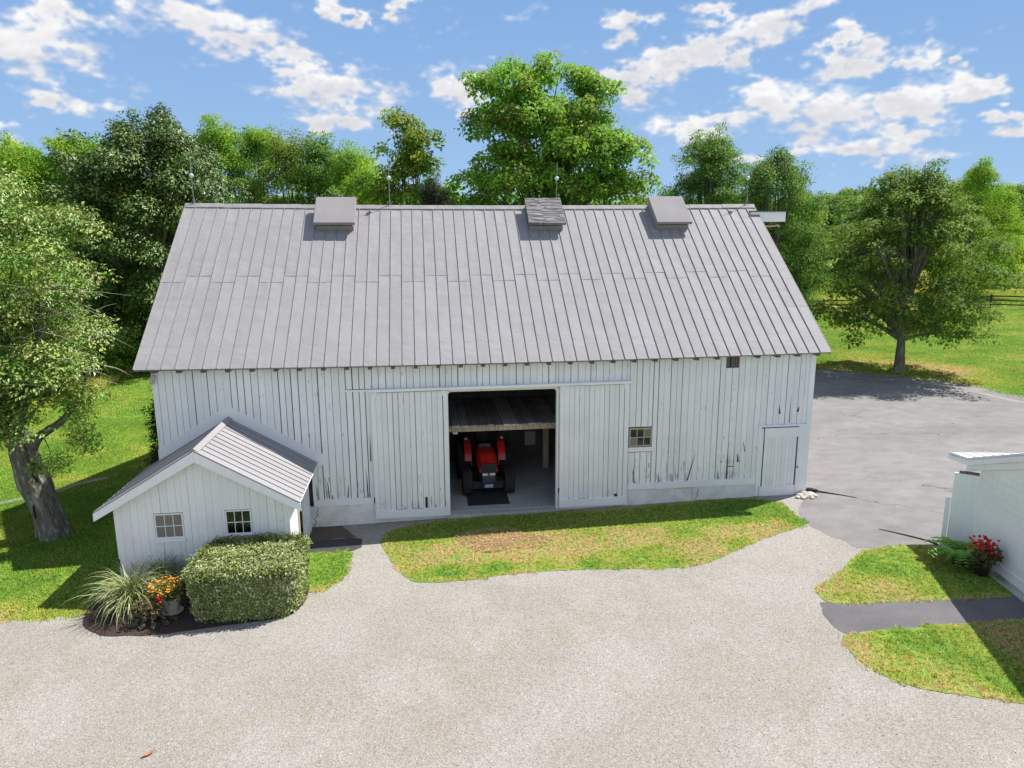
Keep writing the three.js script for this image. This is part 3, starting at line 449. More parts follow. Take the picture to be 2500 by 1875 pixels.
// ---------------------------------------------------------------- the annex
const annex = thing('annex', 'small white gabled annex with two six-pane windows built against the barn front', 'outbuilding');
{
  const R = rng(21), ax = -8.02, zf = 3.1, xl = -10.13, xr = -5.9, ey = 1.955, ry = 3.40, ex = 2.42, sl = (ry - ey) / ex, ang = Math.atan(sl), L = Math.hypot(ex, ry - ey);
  const roofY = (x) => ry - 0.05 - Math.abs(x - ax) * sl;
  const wallShape = new THREE.Shape([[xl, -0.4], [xr, -0.4], [xr, roofY(xr) - 0.06], [ax, roofY(ax) - 0.06], [xl, roofY(xl) - 0.06]].map((p) => new THREE.Vector2(...p)));
  for (const [a, b, c, d] of [[-9.19, -8.5, 1.08, 1.74], [-7.48, -6.84, 1.09, 1.745]]) wallShape.holes.push(new THREE.Path([[a, c], [a, d], [b, d], [b, c]].map((p) => new THREE.Vector2(...p))));
  const front = part(annex, 'front_wall', worldUV(new THREE.ExtrudeGeometry(wallShape, { depth: 0.068, bevelEnabled: false }).translate(0, 0, zf - 0.1)), M.gap);
  const wins = [[-9.2, -8.49, 1.06, 1.76], [-7.49, -6.83, 1.08, 1.76]];
  let x = xl;
  while (x < xr - 0.01) {
    let x1 = Math.min(xr, x + 0.165 + R() * 0.05); if (xr - x1 < 0.06) x1 = xr; for (const [a, b] of wins) for (const e of [a, b]) if (e > x + 0.04 && e < x1 + 0.05) x1 = e; const xm = x1 - 0.003 - R() * R() * 0.010;
    let spans = [[-0.4, null]];
    for (const [a, b, c, d] of wins) if (x1 > a + 0.01 && x < b - 0.01) spans = [[-0.4, c], [d, null]];
    for (const [p, q] of spans) {
      const t0 = q ?? roofY(x) - 0.03, t1 = q ?? roofY(xm) - 0.03;
      const pts = q === null && x < ax && xm > ax ? [[x, p], [xm, p], [xm, t1], [ax, roofY(ax) - 0.03], [x, t0]] : [[x, p], [xm, p], [xm, t1], [x, t0]];
      part(front, 'board', prism(pts, zf - 0.03, zf + R() * 0.004), annexTones[Math.floor(R() * 3)]);
    }
    x = x1;
  }
  // side walls; the right one stops at the doorway near the barn
  part(annex, 'side_wall', box(xl - 0.02, xl + 0.08, -0.4, 1.98, 0.02, zf - 0.101), M.board);
  const sideR = piece(annex, 'right_wall');
  for (let z = zf - 0.002; z > 2.0; z -= 0.19) part(sideR, 'board', box(xr - 0.03, xr + 0.004, -0.4, 1.98, Math.max(2.0, z - 0.184), z), annexTones[Math.floor(R() * 3)]);
  part(annex, 'doorway', flat([box(xr - 0.25, xr - 0.24, -0.4, 1.95, 1.0, 2.0)]), M.gap);  // near-black sheet painted in place of the dark inside the door opening
  part(annex, 'door_jamb', flat([box(xr - 0.06, xr + 0.03, -0.4, 1.94, 1.86, 1.99), box(xr - 0.12, xr - 0.02, -0.4, 1.9, 1.68, 1.80)]), M.oldSash);
  part(annex, 'side_panel', flat([box(xr - 0.02, xr + 0.02, -0.3, 1.96, 0.05, 1.2), prism([[0.06, -0.3], [0.06, 0.62], [1.0, 0.36], [1.0, -0.3]], 0, 0.03).rotateY(-Math.PI / 2).translate(xr + 0.055, 0, 0.1)]), M.trim);
  part(annex, 'hinge', box(xl - 0.004, xl + 0.022, 0.42, 0.6, zf + 0.006, zf + 0.016), M.black);
  const xb = piece(annex, 'skirt_board'); part(xb, 'skirt', box(-9.4, -7.9, -0.3, 0.2, zf + 0.006, zf + 0.03), M.trim);
  // windows
  const window6 = (x0, x1, y0, y1, glassMat, label) => {
    const w = piece(annex, 'window'); w.userData.label = label; const f = 0.035, pw = (x1 - x0 - 2 * f) / 3, ph = (y1 - y0 - 2 * f) / 2;
    for (let i = 0; i < 3; i++) for (let j = 0; j < 2; j++) part(w, 'pane', box(x0 + f + i * pw + 0.006, x0 + f + (i + 1) * pw - 0.006, y0 + f + j * ph + 0.006, y0 + f + (j + 1) * ph - 0.006, zf - 0.018, zf - 0.014), glassMat);
    const bars = [box(x0, x0 + f, y0, y1, zf - 0.026, zf + 0.004), box(x1 - f, x1, y0, y1, zf - 0.026, zf + 0.004), box(x0 + f, x1 - f, y0, y0 + f, zf - 0.026, zf + 0.004), box(x0 + f, x1 - f, y1 - f, y1, zf - 0.026, zf + 0.004), box(x0 + f, x1 - f, (y0 + y1) / 2 - 0.009, (y0 + y1) / 2 + 0.009, zf - 0.022, zf - 0.001)];
    for (const k of [1, 2]) bars.push(box(x0 + f + k * pw - 0.008, x0 + f + k * pw + 0.008, y0 + f, y1 - f, zf - 0.023, zf - 0.003));
    part(w, 'sash', flat(bars), M.trim);
    part(w, 'sill', box(x0 - 0.02, x1 + 0.04, y0 - 0.08, y0 - 0.002, zf + 0.002, zf + 0.05), M.trim);
    part(w, 'casing', box(x0 - 0.06, x0 - 0.003, y0 - 0.02, y1 + 0.02, zf + 0.006, zf + 0.02), M.trim);
  };
  window6(-9.19, -8.5, 1.08, 1.74, M.dustyGlass, 'window with dusty brown panes');
  window6(-7.48, -6.84, 1.09, 1.745, M.glass, 'window with clear dark panes');
  part(annex, 'inner_floor', box(xl + 0.09, xr - 0.26, -0.2, 0.0, 0.03, zf - 0.11), M.concrete);
  part(annex, 'inner_wall', box(xl + 0.09, xr - 0.26, 0.01, 2.4, -0.02, 0.001), M.darkWood);
  // roof
  const roof = piece(annex, 'roof');
  const z0 = 0.02, z1 = 3.34;
  for (const s of [-1, 1]) {
    const deckG = box(0, L, -0.05, 0.0, z0, z1); const d = part(roof, 'roof_deck', deckG, M.roofEdge); d.position.set(ax, ry - 0.012, 0); d.rotation.z = s > 0 ? -ang : Math.PI + ang; if (s < 0) { d.rotation.set(Math.PI, 0, 0); d.rotation.z = 0; d.geometry = box(-L, 0, -0.05, 0.0, z0, z1); d.rotation.set(0, 0, ang); }
    const n = 11, w = (z1 - z0) / n;
    for (let i = 0; i < n; i++) {
      const a = z0 + i * w, g = flat([box(s > 0 ? 0.02 : -L - 0.02, s > 0 ? L + 0.02 : -0.02, 0.001, 0.012, a + 0.008, a + w), box(s > 0 ? 0.02 : -L - 0.02, s > 0 ? L + 0.02 : -0.02, 0.0, 0.034, a - 0.006, a + 0.0075)]);
      const p = part(roof, 'roof_sheet', g, roofTones[Math.floor(R() * 4)]); p.position.set(ax, ry + R() * 0.004, 0); p.rotation.z = -s * ang;
    }
    // bargeboard and eave trim
const X = (u) => ax + s * u, Y = (u, d) => ry - u * sl + d;
    part(annex, 'bargeboard', prism([[X(0.001), Y(0, 0.0)], [X(ex + 0.05), Y(ex + 0.05, 0.0)], [X(ex + 0.05), Y(ex + 0.05, -0.2)], [X(0.001), Y(0, -0.27)]], z1 - 0.005, z1 + 0.028), M.trim);
    const be = part(annex, 'rake_edge', box(s > 0 ? 0 : -L - 0.03, s > 0 ? L + 0.03 : 0, 0.0, 0.03, z1 - 0.16, z1 + 0.03), roofTones[2]); be.position.set(ax, ry + 0.006, 0); be.rotation.z = -s * ang;
    const ev = part(annex, 'eave_board', box(s > 0 ? L + 0.021 : -L - 0.036, s > 0 ? L + 0.036 : -L - 0.021, -0.09, 0.02, z0, z1 - 0.006), M.trim); ev.position.set(ax, ry, 0); ev.rotation.z = -s * ang;
    const so = part(annex, 'soffit', box(s > 0 ? L - 0.5 : -L, s > 0 ? L : -L + 0.5, -0.085, -0.055, z0, z1 - 0.006), M.trim); so.position.set(ax, ry, 0); so.rotation.z = -s * ang;
  }
  const rc = prism([[-0.11, -0.055], [0, 0.03], [0.11, -0.055], [0.11, -0.035], [0, 0.052], [-0.11, -0.035]], z0, z1); rc.translate(ax, ry + 0.02, 0);
  part(annex, 'ridge_cap', rc, roofTones[0]);
  part(annex, 'gutter_end', new THREE.TorusGeometry(0.05, 0.012, 6, 12, Math.PI).rotateX(Math.PI).translate(ax - ex - 0.0, ey - 0.1, z1 - 0.02), M.oldSash);
}

// ---------------------------------------------------------------- the shed at the right edge
const shed = thing('shed', 'low white block shed at the right edge with white ribbed roof', 'shed', [11.93, 0, 4.98], -0.176);
{
  const R = rng(31), g0 = 0.05, paint = new THREE.MeshStandardMaterial({ map: paintTex(280, 512, 512, 5, 5, 0, 0, 1), color: rgb(0.97, 1.0, 0.99), roughness: 0.8 });
  const top = (z) => 2.60 + z * 0.37, side = (pts, w, x) => prism(pts.map(([z, y]) => [-z, y]), 0, w).rotateY(Math.PI / 2).translate(x, 0, 0);
  const core = part(shed, 'block_wall', side([[0, g0], [8, g0], [8, top(8)], [0, 2.6]], 0.16, 0.012), paint);
  for (let j = 0, y = g0 + 0.42; y < 4.4; j++, y += 0.203) for (let z = -(j % 2 ? 0.203 : 0); z < 3.8; z += 0.406) {
    const a = Math.max(0.003, z), b = z + 0.403, t0 = Math.min(y + 0.2, top(a)), t1 = Math.min(y + 0.2, top(b)); if (top(b) < y + 0.02 || b - a < 0.05) continue;
    part(core, 'block', side([[a, y], [b, y], [b, t1], [a, Math.max(y + 0.002, t0)]], 0.02, -0.008 - R() * 0.0012), paint);
  }
  part(shed, 'plinth', box(-0.03, 0.14, -0.2, g0 + 0.42, -0.02, 8), M.trim);
  part(shed, 'footing', box(-0.3, -0.031, -0.2, 0.235, 0.6, 8), M.concrete);
  const door = piece(shed, 'door'); door.position.set(0.03, 0, 0.0); door.rotation.y = 2.6;      // board door swung out from the corner
  part(door, 'door_panel', box(0.02, 0.60, 0.44, 2.36, -0.03, 0.03), paint); part(door, 'kick_board', box(0.0, 0.68, 0.18, 0.46, -0.055, 0.045), M.trim); part(door, 'door_post', box(0.62, 0.73, 0.46, 1.62, -0.06, 0.05), M.trim); part(door, 'dark_gap_strip', box(0.05, 0.5, 2.365, 2.43, -0.035, 0.03), M.darkWood);  // the dark strip stands in for the gap between door top and roof
  const roof = piece(shed, 'roof'), ox = -0.12, white = mat(0.74, 0.74, 0.76, { roughness: 0.5 });
  const lip = [[-1.32, 2.60], [-0.42, 2.70], [8, 5.82], [8, 5.78], [-0.42, 2.66], [-1.32, 2.56]];
  for (let i = 0; i < 14; i++) { const a = ox + i * 0.32; part(roof, 'roof_sheet', flat([side(lip, 0.30, a + 0.012), side(lip.map(([p, q]) => [p, q + 0.028]), 0.02, a - 0.01)]), white); }
  part(shed, 'rake_board', flat([side([[-1.3, 2.44], [-0.42, 2.52], [8, 5.64], [8, 5.77], [-0.42, 2.655], [-1.3, 2.555]], 0.03, ox - 0.025), side([[-0.5, 2.32], [8, 5.46], [8, 5.63], [-0.5, 2.49]], 0.1, -0.09)]), M.trim);
  part(shed, 'eave_board', box(ox, ox + 4.4, 2.44, 2.555, -1.31, -1.28), M.trim);
  part(shed, 'back_wall', box(0.75, 4.2, -0.2, 2.5, -0.8, -0.7), paint); part(shed, 'right_wall', box(4.1, 4.2, -0.2, 2.6, -0.7, 8), paint);
}

// ---------------------------------------------------------------- leaves and trees
function leafCluster(n, spread, len, wid, seed, flatness = 0.6, droop = 0.2) {
  const R = rng(seed), pos = [], nor = [], a = new THREE.Vector3(), d = new THREE.Vector3(), s = new THREE.Vector3(), u = new THREE.Vector3(), p = new THREE.Vector3();
  for (let i = 0; i < n; i++) {
    do p.set(R() * 2 - 1, R() * 2 - 1, R() * 2 - 1); while (p.lengthSq() > 1);
    p.y *= flatness; p.multiplyScalar(spread);
    d.set(p.x + (R() - 0.5) * spread, (R() - 0.5) * spread * 0.8 - droop * spread, p.z + (R() - 0.5) * spread).normalize();
    u.set((R() - 0.5) * 0.9, 1, (R() - 0.5) * 0.9).normalize(); s.crossVectors(d, u).normalize(); u.crossVectors(s, d);
    const L = len * (0.7 + R() * 0.6), w = wid * (0.7 + R() * 0.6) / 2, fold = 0.25 * w;
    const b = p.clone(), m = p.clone().addScaledVector(d, L * 0.5), t = p.clone().addScaledVector(d, L).addScaledVector(u, -L * 0.18);
    const l = m.clone().addScaledVector(s, w).addScaledVector(u, fold), r = m.clone().addScaledVector(s, -w).addScaledVector(u, fold);
    for (const tri of [[b, r, t], [b, t, l]]) { const nn = a.subVectors(tri[1], tri[0]).clone().cross(new THREE.Vector3().subVectors(tri[2], tri[0])).normalize(); if (nn.y < 0) { nn.negate(); tri.reverse(); } nn.y += 0.7; nn.normalize(); for (const q of tri) { pos.push(q.x, q.y, q.z); nor.push(nn.x, nn.y, nn.z); } }
  }
  const g = new THREE.BufferGeometry(); g.setAttribute('position', new THREE.Float32BufferAttribute(pos, 3)); g.setAttribute('normal', new THREE.Float32BufferAttribute(nor, 3)); return g;
}
const leafMat = (rough, trans, o = {}) => new THREE.MeshPhysicalMaterial({ color: 0xffffff, roughness: rough, transmission: trans, thickness: 0, specularIntensity: 0.3, side: THREE.DoubleSide, ...o });
const LM = { soft: leafMat(0.85, 0.58), glossy: leafMat(0.45, 0.2, { specularIntensity: 0.8 }), mid: leafMat(0.78, 0.52) };
const CL = {
  broad: leafCluster(30, 0.52, 0.20, 0.155, 1, 0.6, 0.3), medium: leafCluster(34, 0.45, 0.15, 0.085, 2, 0.7, 0.2), fine: leafCluster(46, 0.42, 0.10, 0.05, 3, 0.7, 0.15), small: leafCluster(30, 0.34, 0.10, 0.055, 4, 0.6, 0.3), far: leafCluster(60, 1.5, 0.6, 0.42, 5, 0.7, 0.2),
  crab: leafCluster(26, 0.42, 0.19, 0.12, 7, 0.7, 0.15), upright: leafCluster(40, 0.34, 0.11, 0.055, 6, 1.2, -0.1),
};
function scatterLeaves(parent, name, geo, m, spots, cols, seed, kind) {   // spots: [x,y,z, dx,dy,dz, scale]
  const R = rng(seed), im = new THREE.InstancedMesh(geo, m, spots.length), q = new THREE.Quaternion(), up = new THREE.Vector3(0, 1, 0), d = new THREE.Vector3(), mt = new THREE.Matrix4(), p = new THREE.Vector3(), s = new THREE.Vector3(), q2 = new THREE.Quaternion(), c = new THREE.Color();
  spots.forEach((t, i) => {
    d.set(t[3], t[4], t[5]).normalize(); q.setFromUnitVectors(up, d); q2.setFromAxisAngle(up, R() * 6.283); q.multiply(q2);
    mt.compose(p.set(t[0], t[1], t[2]), q, s.setScalar(t[6])); im.setMatrixAt(i, mt);
    const a = cols[Math.floor(R() * cols.length)], b = cols[Math.floor(R() * cols.length)], k = R(), v = 0.82 + R() * 0.36;
    im.setColorAt(i, c.setRGB(lerp(a[0], b[0], k) * v, lerp(a[1], b[1], k) * v, lerp(a[2], b[2], k) * v));
  });
  im.name = name; im.castShadow = im.receiveShadow = true; if (kind) im.userData.kind = kind; parent.add(im); return im;
}
function lobeSpots(lobes, density, seed, scale, gap = 0.45) {
  const R = rng(seed), out = [], d = new THREE.Vector3();
  for (const [x, y, z, rx, ry, rz] of lobes) {
    const area = 4 * Math.PI * Math.pow((Math.pow(rx * ry, 1.6) + Math.pow(rx * rz, 1.6) + Math.pow(ry * rz, 1.6)) / 3, 1 / 1.6), n = Math.round(area * density), ph = R() * 50;
    for (let i = 0; i < n; i++) {
      do d.set(R() * 2 - 1, R() * 2 - 1, R() * 2 - 1); while (d.lengthSq() > 1 || d.lengthSq() < 0.01); d.normalize();
      if (d.y < -0.25 && R() < 0.75) continue;
      const bump = fbm(d.x * 2.2 + ph, d.y * 2.2 + d.z * 2.2 + ph, 3, seed), r = (0.55 + 0.45 * Math.pow(R(), 0.5)) * (0.70 + bump * 0.6);
      if (fbm(d.x * 3.1 + ph + 9, d.y * 3.1 - d.z * 3.1, 2, seed + 3) < gap * 0.75 && R() < 0.75) continue;
      out.push([x + d.x * rx * r, y + d.y * ry * r, z + d.z * rz * r, d.x * 0.55, d.y * 0.45 + 0.9, d.z * 0.55, scale * (0.7 + R() * 0.6)]);
    }
  }
  return out;
}
function crownLobes(cx, cz, y0, y1, rad, n, seed, profile = (t) => Math.sin(Math.PI * Math.pow(t, 0.8)) * 0.9 + 0.1, rl = 0.2) {
  const R = rng(seed), out = [];
  for (let i = 0; i < n; i++) {
    const t = Math.pow((i + 0.5) / n, 0.9) * 0.95 + R() * 0.05, a = i * 2.4 + R() * 1.2, pr = profile(clamp(t)) * rad, l = rad * rl * (0.7 + R() * 0.7), r = Math.max(0, pr * (0.45 + 0.62 * Math.pow(R(), 0.6)) - l * 0.5);
    out.push([cx + Math.cos(a) * r, lerp(y0, y1, t) + (R() - 0.5) * rad * 0.15, cz + Math.sin(a) * r, l, l * (0.6 + R() * 0.25), l]);
    if (i % 6 === 0) { const e = pr * (0.95 + R() * 0.25), b = a + R() * 2; out.push([cx + Math.cos(b) * e, lerp(y0, y1, t) + rad * 0.1 * R(), cz + Math.sin(b) * e, l * 0.55, l * 0.6, l * 0.55]); }
    if (t > 0.85) out.push([cx + Math.cos(a) * r, lerp(y0, y1, t) + l * 0.9, cz + Math.sin(a) * r, l * 0.4, l * 0.6, l * 0.4]);
  }
  return out;
}
function sublobes(lobes, k, f, seed) {                     // each big lobe becomes k small clumps on its surface
  const R = rng(seed), out = [], d = new THREE.Vector3();
  for (const [x, y, z, rx, ry, rz] of lobes) for (let i = 0; i < k; i++) {
    do d.set(R() * 2 - 1, R() * 2 - 1, R() * 2 - 1); while (d.lengthSq() > 1 || d.lengthSq() < 0.01); d.normalize(); if (d.y < -0.5) d.y *= -0.5;
    const q = 0.55 + R() * 0.4, l = Math.min(rx, ry, rz) * f * (0.7 + R() * 0.6); out.push([x + d.x * rx * q, y + d.y * ry * q, z + d.z * rz * q, l * 1.15, l * 0.75, l * 1.15]);
  }
  return out;
}
function limbs(base, fork, lobes, r0, seed, twist = 0.25) {
  const R = rng(seed), out = [], sorted = lobes;
  for (const l of sorted) {
    const e = [l[0] + (R() - 0.5) * l[3] * 0.5, l[1] + l[4] * 0.3, l[2] + (R() - 0.5) * l[5] * 0.5], t = clamp((l[1] - fork[1]) / 12), s = [fork[0], fork[1] + Math.min(Math.max(0, l[1] - fork[1]) * 0.35, 5) * R(), fork[2]];
    const m = [lerp(s[0], e[0], 0.45) + (R() - 0.5) * twist, lerp(s[1], e[1], 0.6), lerp(s[2], e[2], 0.45) + (R() - 0.5) * twist];
    const r = r0 * (0.28 + R() * 0.2); out.push(tube(curve([s, m, e], 7), [...Array(8)].map((_, i) => r * (1 - i / 8.5)), 6));
    for (let k = 0; k < 2; k++) { const q = [e[0] + (R() - 0.5) * l[3] * 1.5, e[1] + (R() - 0.2) * l[4] * 1.1, e[2] + (R() - 0.5) * l[5] * 1.5]; out.push(tube([m, [lerp(m[0], q[0], 0.5), lerp(m[1], q[1], 0.6), lerp(m[2], q[2], 0.5)], q], [r * 0.5, r * 0.3, r * 0.08], 5)); }
  }
  return out;
}
function tree(name, label, [x, z], o) {
  const t = thing(name, label, 'tree', [0, 0, 0], 0, o.group), y = height(x, z), R = rng(o.seed), lobes = o.lobes ? sublobes(o.lobes, o.sub ?? 9, 0.5, o.seed) : crownLobes(x + (o.dx ?? 0), z, y + o.y0, y + o.y1, o.rad, o.n, o.seed, o.profile, o.rl);
  const fork = [x + (o.dx ?? 0) * 0.3, y + (o.fork ?? o.y0 * 0.9 + 0.4), z], top = [x + (o.dx ?? 0), y + lerp(o.y0, o.y1, 0.8), z];
  const trunk = tube(curve([[x, y - 0.1, z], [x, y + 0.35, z], fork, [lerp(fork[0], top[0], 0.5) + (R() - 0.5) * 0.3, lerp(fork[1], top[1], 0.5), z + (R() - 0.5) * 0.3], top], 16), [...Array(17)].map((_, i) => o.r * (i < 1 ? 1.35 : 1) * (1 - i / 17.5)), 10);
  part(t, 'trunk', flat([trunk, ...limbs([x, y, z], fork, o.lobes ?? lobes.filter((_, i) => i % 3 === 0), o.r, o.seed + 1)]), M.bark);
  scatterLeaves(t, 'crown', o.geo, o.mat, lobeSpots(lobes, o.density, o.seed + 2, o.scale ?? 1, o.gap), o.cols, o.seed + 3, 'stuff');
  return t;
}
const bright = (c, k) => c.map((v) => v.map((q, i) => q * k * (i === 2 ? 0.5 : i === 0 ? 1.02 : 1)));
const G = { dark: [[0.045, 0.085, 0.028], [0.06, 0.105, 0.035], [0.035, 0.075, 0.03], [0.085, 0.115, 0.045]], lime: [[0.125, 0.21, 0.022], [0.09, 0.175, 0.022], [0.17, 0.23, 0.03], [0.07, 0.15, 0.02]], maple: [[0.10, 0.20, 0.02], [0.08, 0.17, 0.025], [0.15, 0.23, 0.03], [0.065, 0.15, 0.03], [0.11, 0.2, 0.03]], pear: [[0.06, 0.125, 0.03], [0.085, 0.16, 0.03], [0.05, 0.105, 0.03], [0.11, 0.17, 0.045]], apple: [[0.075, 0.145, 0.04], [0.10, 0.165, 0.05], [0.13, 0.17, 0.07], [0.06, 0.13, 0.035], [0.16, 0.17, 0.085]], olive: [[0.10, 0.145, 0.025], [0.07, 0.12, 0.025], [0.14, 0.17, 0.035]] };

for (const k of Object.keys(G)) G[k] = bright(G[k], { dark: 2.2, lime: 2.5, maple: 2.6, pear: 2.45, apple: 2.3, olive: 2.5 }[k]);
// big maple behind the ridge
tree('maple_tree', 'tall bright green maple rising behind the middle of the barn roof', [5.1, -20.4], { seed: 1001, y0: 5, y1: 17, r: 0.38, geo: CL.broad, mat: LM.soft, cols: [...G.maple, [0.22, 0.24, 0.03]], density: 3.0, gap: 0.54, fork: 4, sub: 9, lobes: [
  [2.9, 16.4, -20.2, 2.0, 1.4, 2.0], [5.2, 17.0, -20.8, 1.7, 1.2, 1.7], [7.2, 16.3, -20.2, 1.3, 1.5, 1.5], [7.4, 14.6, -20.6, 1.0, 1.2, 1.2], [1.9, 14.5, -19.6, 1.6, 1.2, 1.6], [3.6, 14.6, -19.0, 1.8, 1.5, 1.7], [5.9, 14.4, -19.2, 1.9, 1.5, 1.8], [4.9, 12.6, -18.6, 2.2, 1.5, 1.8], [2.3, 12.5, -19.2, 1.8, 1.3, 1.7], [7.4, 12.6, -18.8, 2.0, 1.6, 1.8], [8.6, 12.9, -19.2, 1.4, 1.5, 1.5], [1.0, 11.2, -19.6, 1.5, 1.0, 1.5], [3.2, 10.9, -18.4, 2.2, 1.5, 1.8], [6.2, 10.8, -18.2, 2.4, 1.5, 1.8], [8.2, 10.9, -18.8, 1.7, 1.6, 1.7], [0.4, 9.6, -19.8, 1.5, 1.2, 1.5], [2.5, 9.0, -18.6, 2.2, 1.4, 1.8], [5.2, 8.8, -18.4, 2.4, 1.4, 1.8], [7.8, 8.8, -18.8, 1.9, 1.6, 1.8], [4.8, 14, -22.5, 3.6, 3.0, 2.2], [5, 9.5, -22.5, 4.4, 3.2, 2.2]] });
tree('maple_tree', 'slim yellow-green maple left of the tall maple', [-2.9, -21.2], { seed: 1011, y0: 5, y1: 14.5, r: 0.2, geo: CL.broad, mat: LM.soft, cols: [...G.lime, [0.26, 0.22, 0.02], [0.17, 0.21, 0.03]], density: 3.0, gap: 0.5, scale: 0.9, fork: 4, sub: 8, lobes: [[-3.2, 14.6, -21.2, 0.9, 0.9, 0.9], [-2.2, 13.8, -21, 1.0, 0.9, 1.0], [-3.3, 13.0, -21, 1.1, 1.0, 1.1], [-2.3, 12.2, -20.8, 1.2, 1.0, 1.2], [-3.8, 11.6, -20.8, 1.2, 0.9, 1.2], [-4.9, 10.8, -20.8, 1.4, 1.0, 1.3], [-3.0, 10.5, -20.6, 1.6, 1.1, 1.3], [-4.6, 9.2, -20.6, 2.0, 1.3, 1.5], [-2.2, 9.0, -20.6, 1.4, 1.2, 1.4]] });
tree('cedar_tree', 'small grey-green cedar just behind the roof between the two maples', [-1.6, -16.5], { seed: 1021, y0: 1.5, y1: 11.1, rad: 1.9, n: 60, rl: 0.3, r: 0.16, geo: CL.upright, mat: LM.mid, cols: [[0.075, 0.105, 0.04], [0.055, 0.085, 0.04], [0.095, 0.125, 0.05]], density: 11, gap: 0.3, scale: 0.75, profile: (t) => (1 - t) * 0.9 + 0.16 });
// dark tree left of the barn
tree('oak_tree', 'large dark glossy oak crowding the left end of the barn', [-20.8, -32], { seed: 1031, y0: 1.2, y1: 15.8, rad: 6.0, n: 150, r: 0.5, geo: CL.medium, mat: LM.glossy, cols: G.dark, density: 3.2, gap: 0.46, scale: 1.35, fork: 2.6, rl: 0.19, profile: (t) => (t < 0.55 ? 0.8 + 0.3 * t : Math.sqrt(Math.max(0, 1 - Math.pow((t - 0.45) / 0.58, 2)))) });
// treeline behind, left and middle
const rowSpots = [[-36, -46.5, 16.4, 4.8, 'lime'], [-37.5, -51, 16.4, 4.6, 'lime'], [-26.5, -20, 10.6, 4.2, 'lime'], [-31.5, -48, 17.4, 4.8, 'lime'], [-21.2, -54, 19.8, 4.2, 'lime'], [-18.0, -56, 19.8, 4.0, 'lime'], [-14.4, -52, 18.4, 3.8, 'olive'], [-11.0, -50, 17.8, 3.8, 'pear'], [-8.0, -47, 17.0, 3.6, 'lime'], [-6.3, -39, 14.4, 3.2, 'lime'], [-0.6, -40, 13.2, 3.6, 'lime'], [-24.5, -15.5, 9.0, 3.2, 'olive']];
const rowLabels = ['bright green bushy tree at the far left behind the old trunk tree', 'yellow-green tree just left of the dark oak top', 'bright green tree at the left edge behind the crown of the old tree', 'lime green tree touching the left side of the oak top', 'bright lime tree right behind the oak shoulder', 'lime treetop above the left roof end', 'olive green tree above the roof left of the first hatch', 'darker green tree above the first roof hatch', 'lime tree between first hatch and slim maple', 'low lime tree against the left side of the slim maple', 'low lime tree in the gap between the maples', 'olive tree low at the left edge behind the old trunk'];
rowSpots.forEach(([x, z, h, r, k], i) => tree('woodland_tree', rowLabels[i], [x, z], { seed: 1100 + i * 10, y0: 1.2, y1: h - 0.8 - height(x, z), rad: r, n: 62, r: 0.2, geo: CL.medium, mat: k === 'dark' || k === 'pear' ? LM.mid : LM.soft, cols: G[k], density: 2.3, gap: 0.46, scale: 1.45, rl: 0.24, group: 'woodland trees behind the barn', profile: (t) => 0.35 + 0.65 * Math.sin(Math.PI * Math.min(1, t * 0.92 + 0.08)) }));
// shrubs under the oak and at the wood edge
[[-24.6, -24, 3.6, 2.0], [-23.0, -27.6, 3.6, 1.8], [-22.2, -31.5, 4.4, 2.2], [-27.5, -21, 4, 2.6], [-19.2, -35, 4.4, 2.6]].forEach(([x, z, h, r], i) => {
  const s = thing('shrub', ['leafy shrub behind the weeds, nearest to the crown of the old tree', 'leafy shrub in the middle of the row behind the weeds', 'leafy shrub at the foot of the oak beside the roof edge', 'shrub hidden mostly by the crown of the old tree', 'shrub in the dark right under the oak'][i], 'shrub', [0, 0, 0], 0, 'shrubs along the wood edge'), l = crownLobes(x, z, gy(x) + 0.2, gy(x) + h, r, 26, 1300 + i, (t) => 0.5 + 0.5 * Math.sin(Math.PI * t), 0.36);
  part(s, 'stem', flat(limbs([x, 0, z], [x, gy(x) + 0.1, z], l.slice(0, 9), 0.12, 1310 + i)), M.bark); scatterLeaves(s, 'foliage', CL.medium, LM.mid, lobeSpots(l, 6, 1320 + i, 1.1, 0.35), [...G.lime.slice(0, 2), ...G.pear], 1330 + i, 'stuff');
});
// conifer bush at the left rear corner
{ const s = thing('evergreen_bush', 'dark evergreen bush peeking past the left edge of the barn wall', 'bush'), l = crownLobes(-10.75, -3.2, -0.2, 3.3, 0.75, 24, 1400, (t) => 0.95 - 0.5 * t, 0.5); part(s, 'stem', flat(limbs([-10.75, -0.2, -3.2], [-10.75, 0, -3.2], l, 0.1, 1401)), M.bark); scatterLeaves(s, 'foliage', CL.fine, LM.mid, lobeSpots(l, 14, 1402, 0.8, 0.2), [[0.03, 0.055, 0.018], [0.045, 0.07, 0.02]], 1403, 'stuff'); }
// pear trees behind the right gable
tree('pear_tree', 'broad dark pear tree just behind the right end of the roof', [17.9, -28.3], { seed: 1501, y0: 1.2, y1: 14.6, rad: 4.0, n: 100, r: 0.25, geo: CL.medium, mat: LM.mid, cols: G.pear, density: 4.2, gap: 0.46, profile: (t) => 0.25 + 0.8 * Math.sin(Math.PI * Math.pow(t, 0.75) * 0.97) * (1 - 0.25 * t) });
tree('pear_tree', 'pear tree right of the white hay hood reaching down past the roof edge', [20.4, -23.8], { seed: 1511, y0: 0.8, y1: 12.8, rad: 3.5, n: 100, r: 0.24, geo: CL.medium, mat: LM.mid, cols: [...G.pear, [0.11, 0.18, 0.04]], density: 4.2, gap: 0.46, profile: (t) => 0.35 + 0.7 * Math.sin(Math.PI * Math.pow(t, 0.8) * 0.97) * (1 - 0.2 * t) });
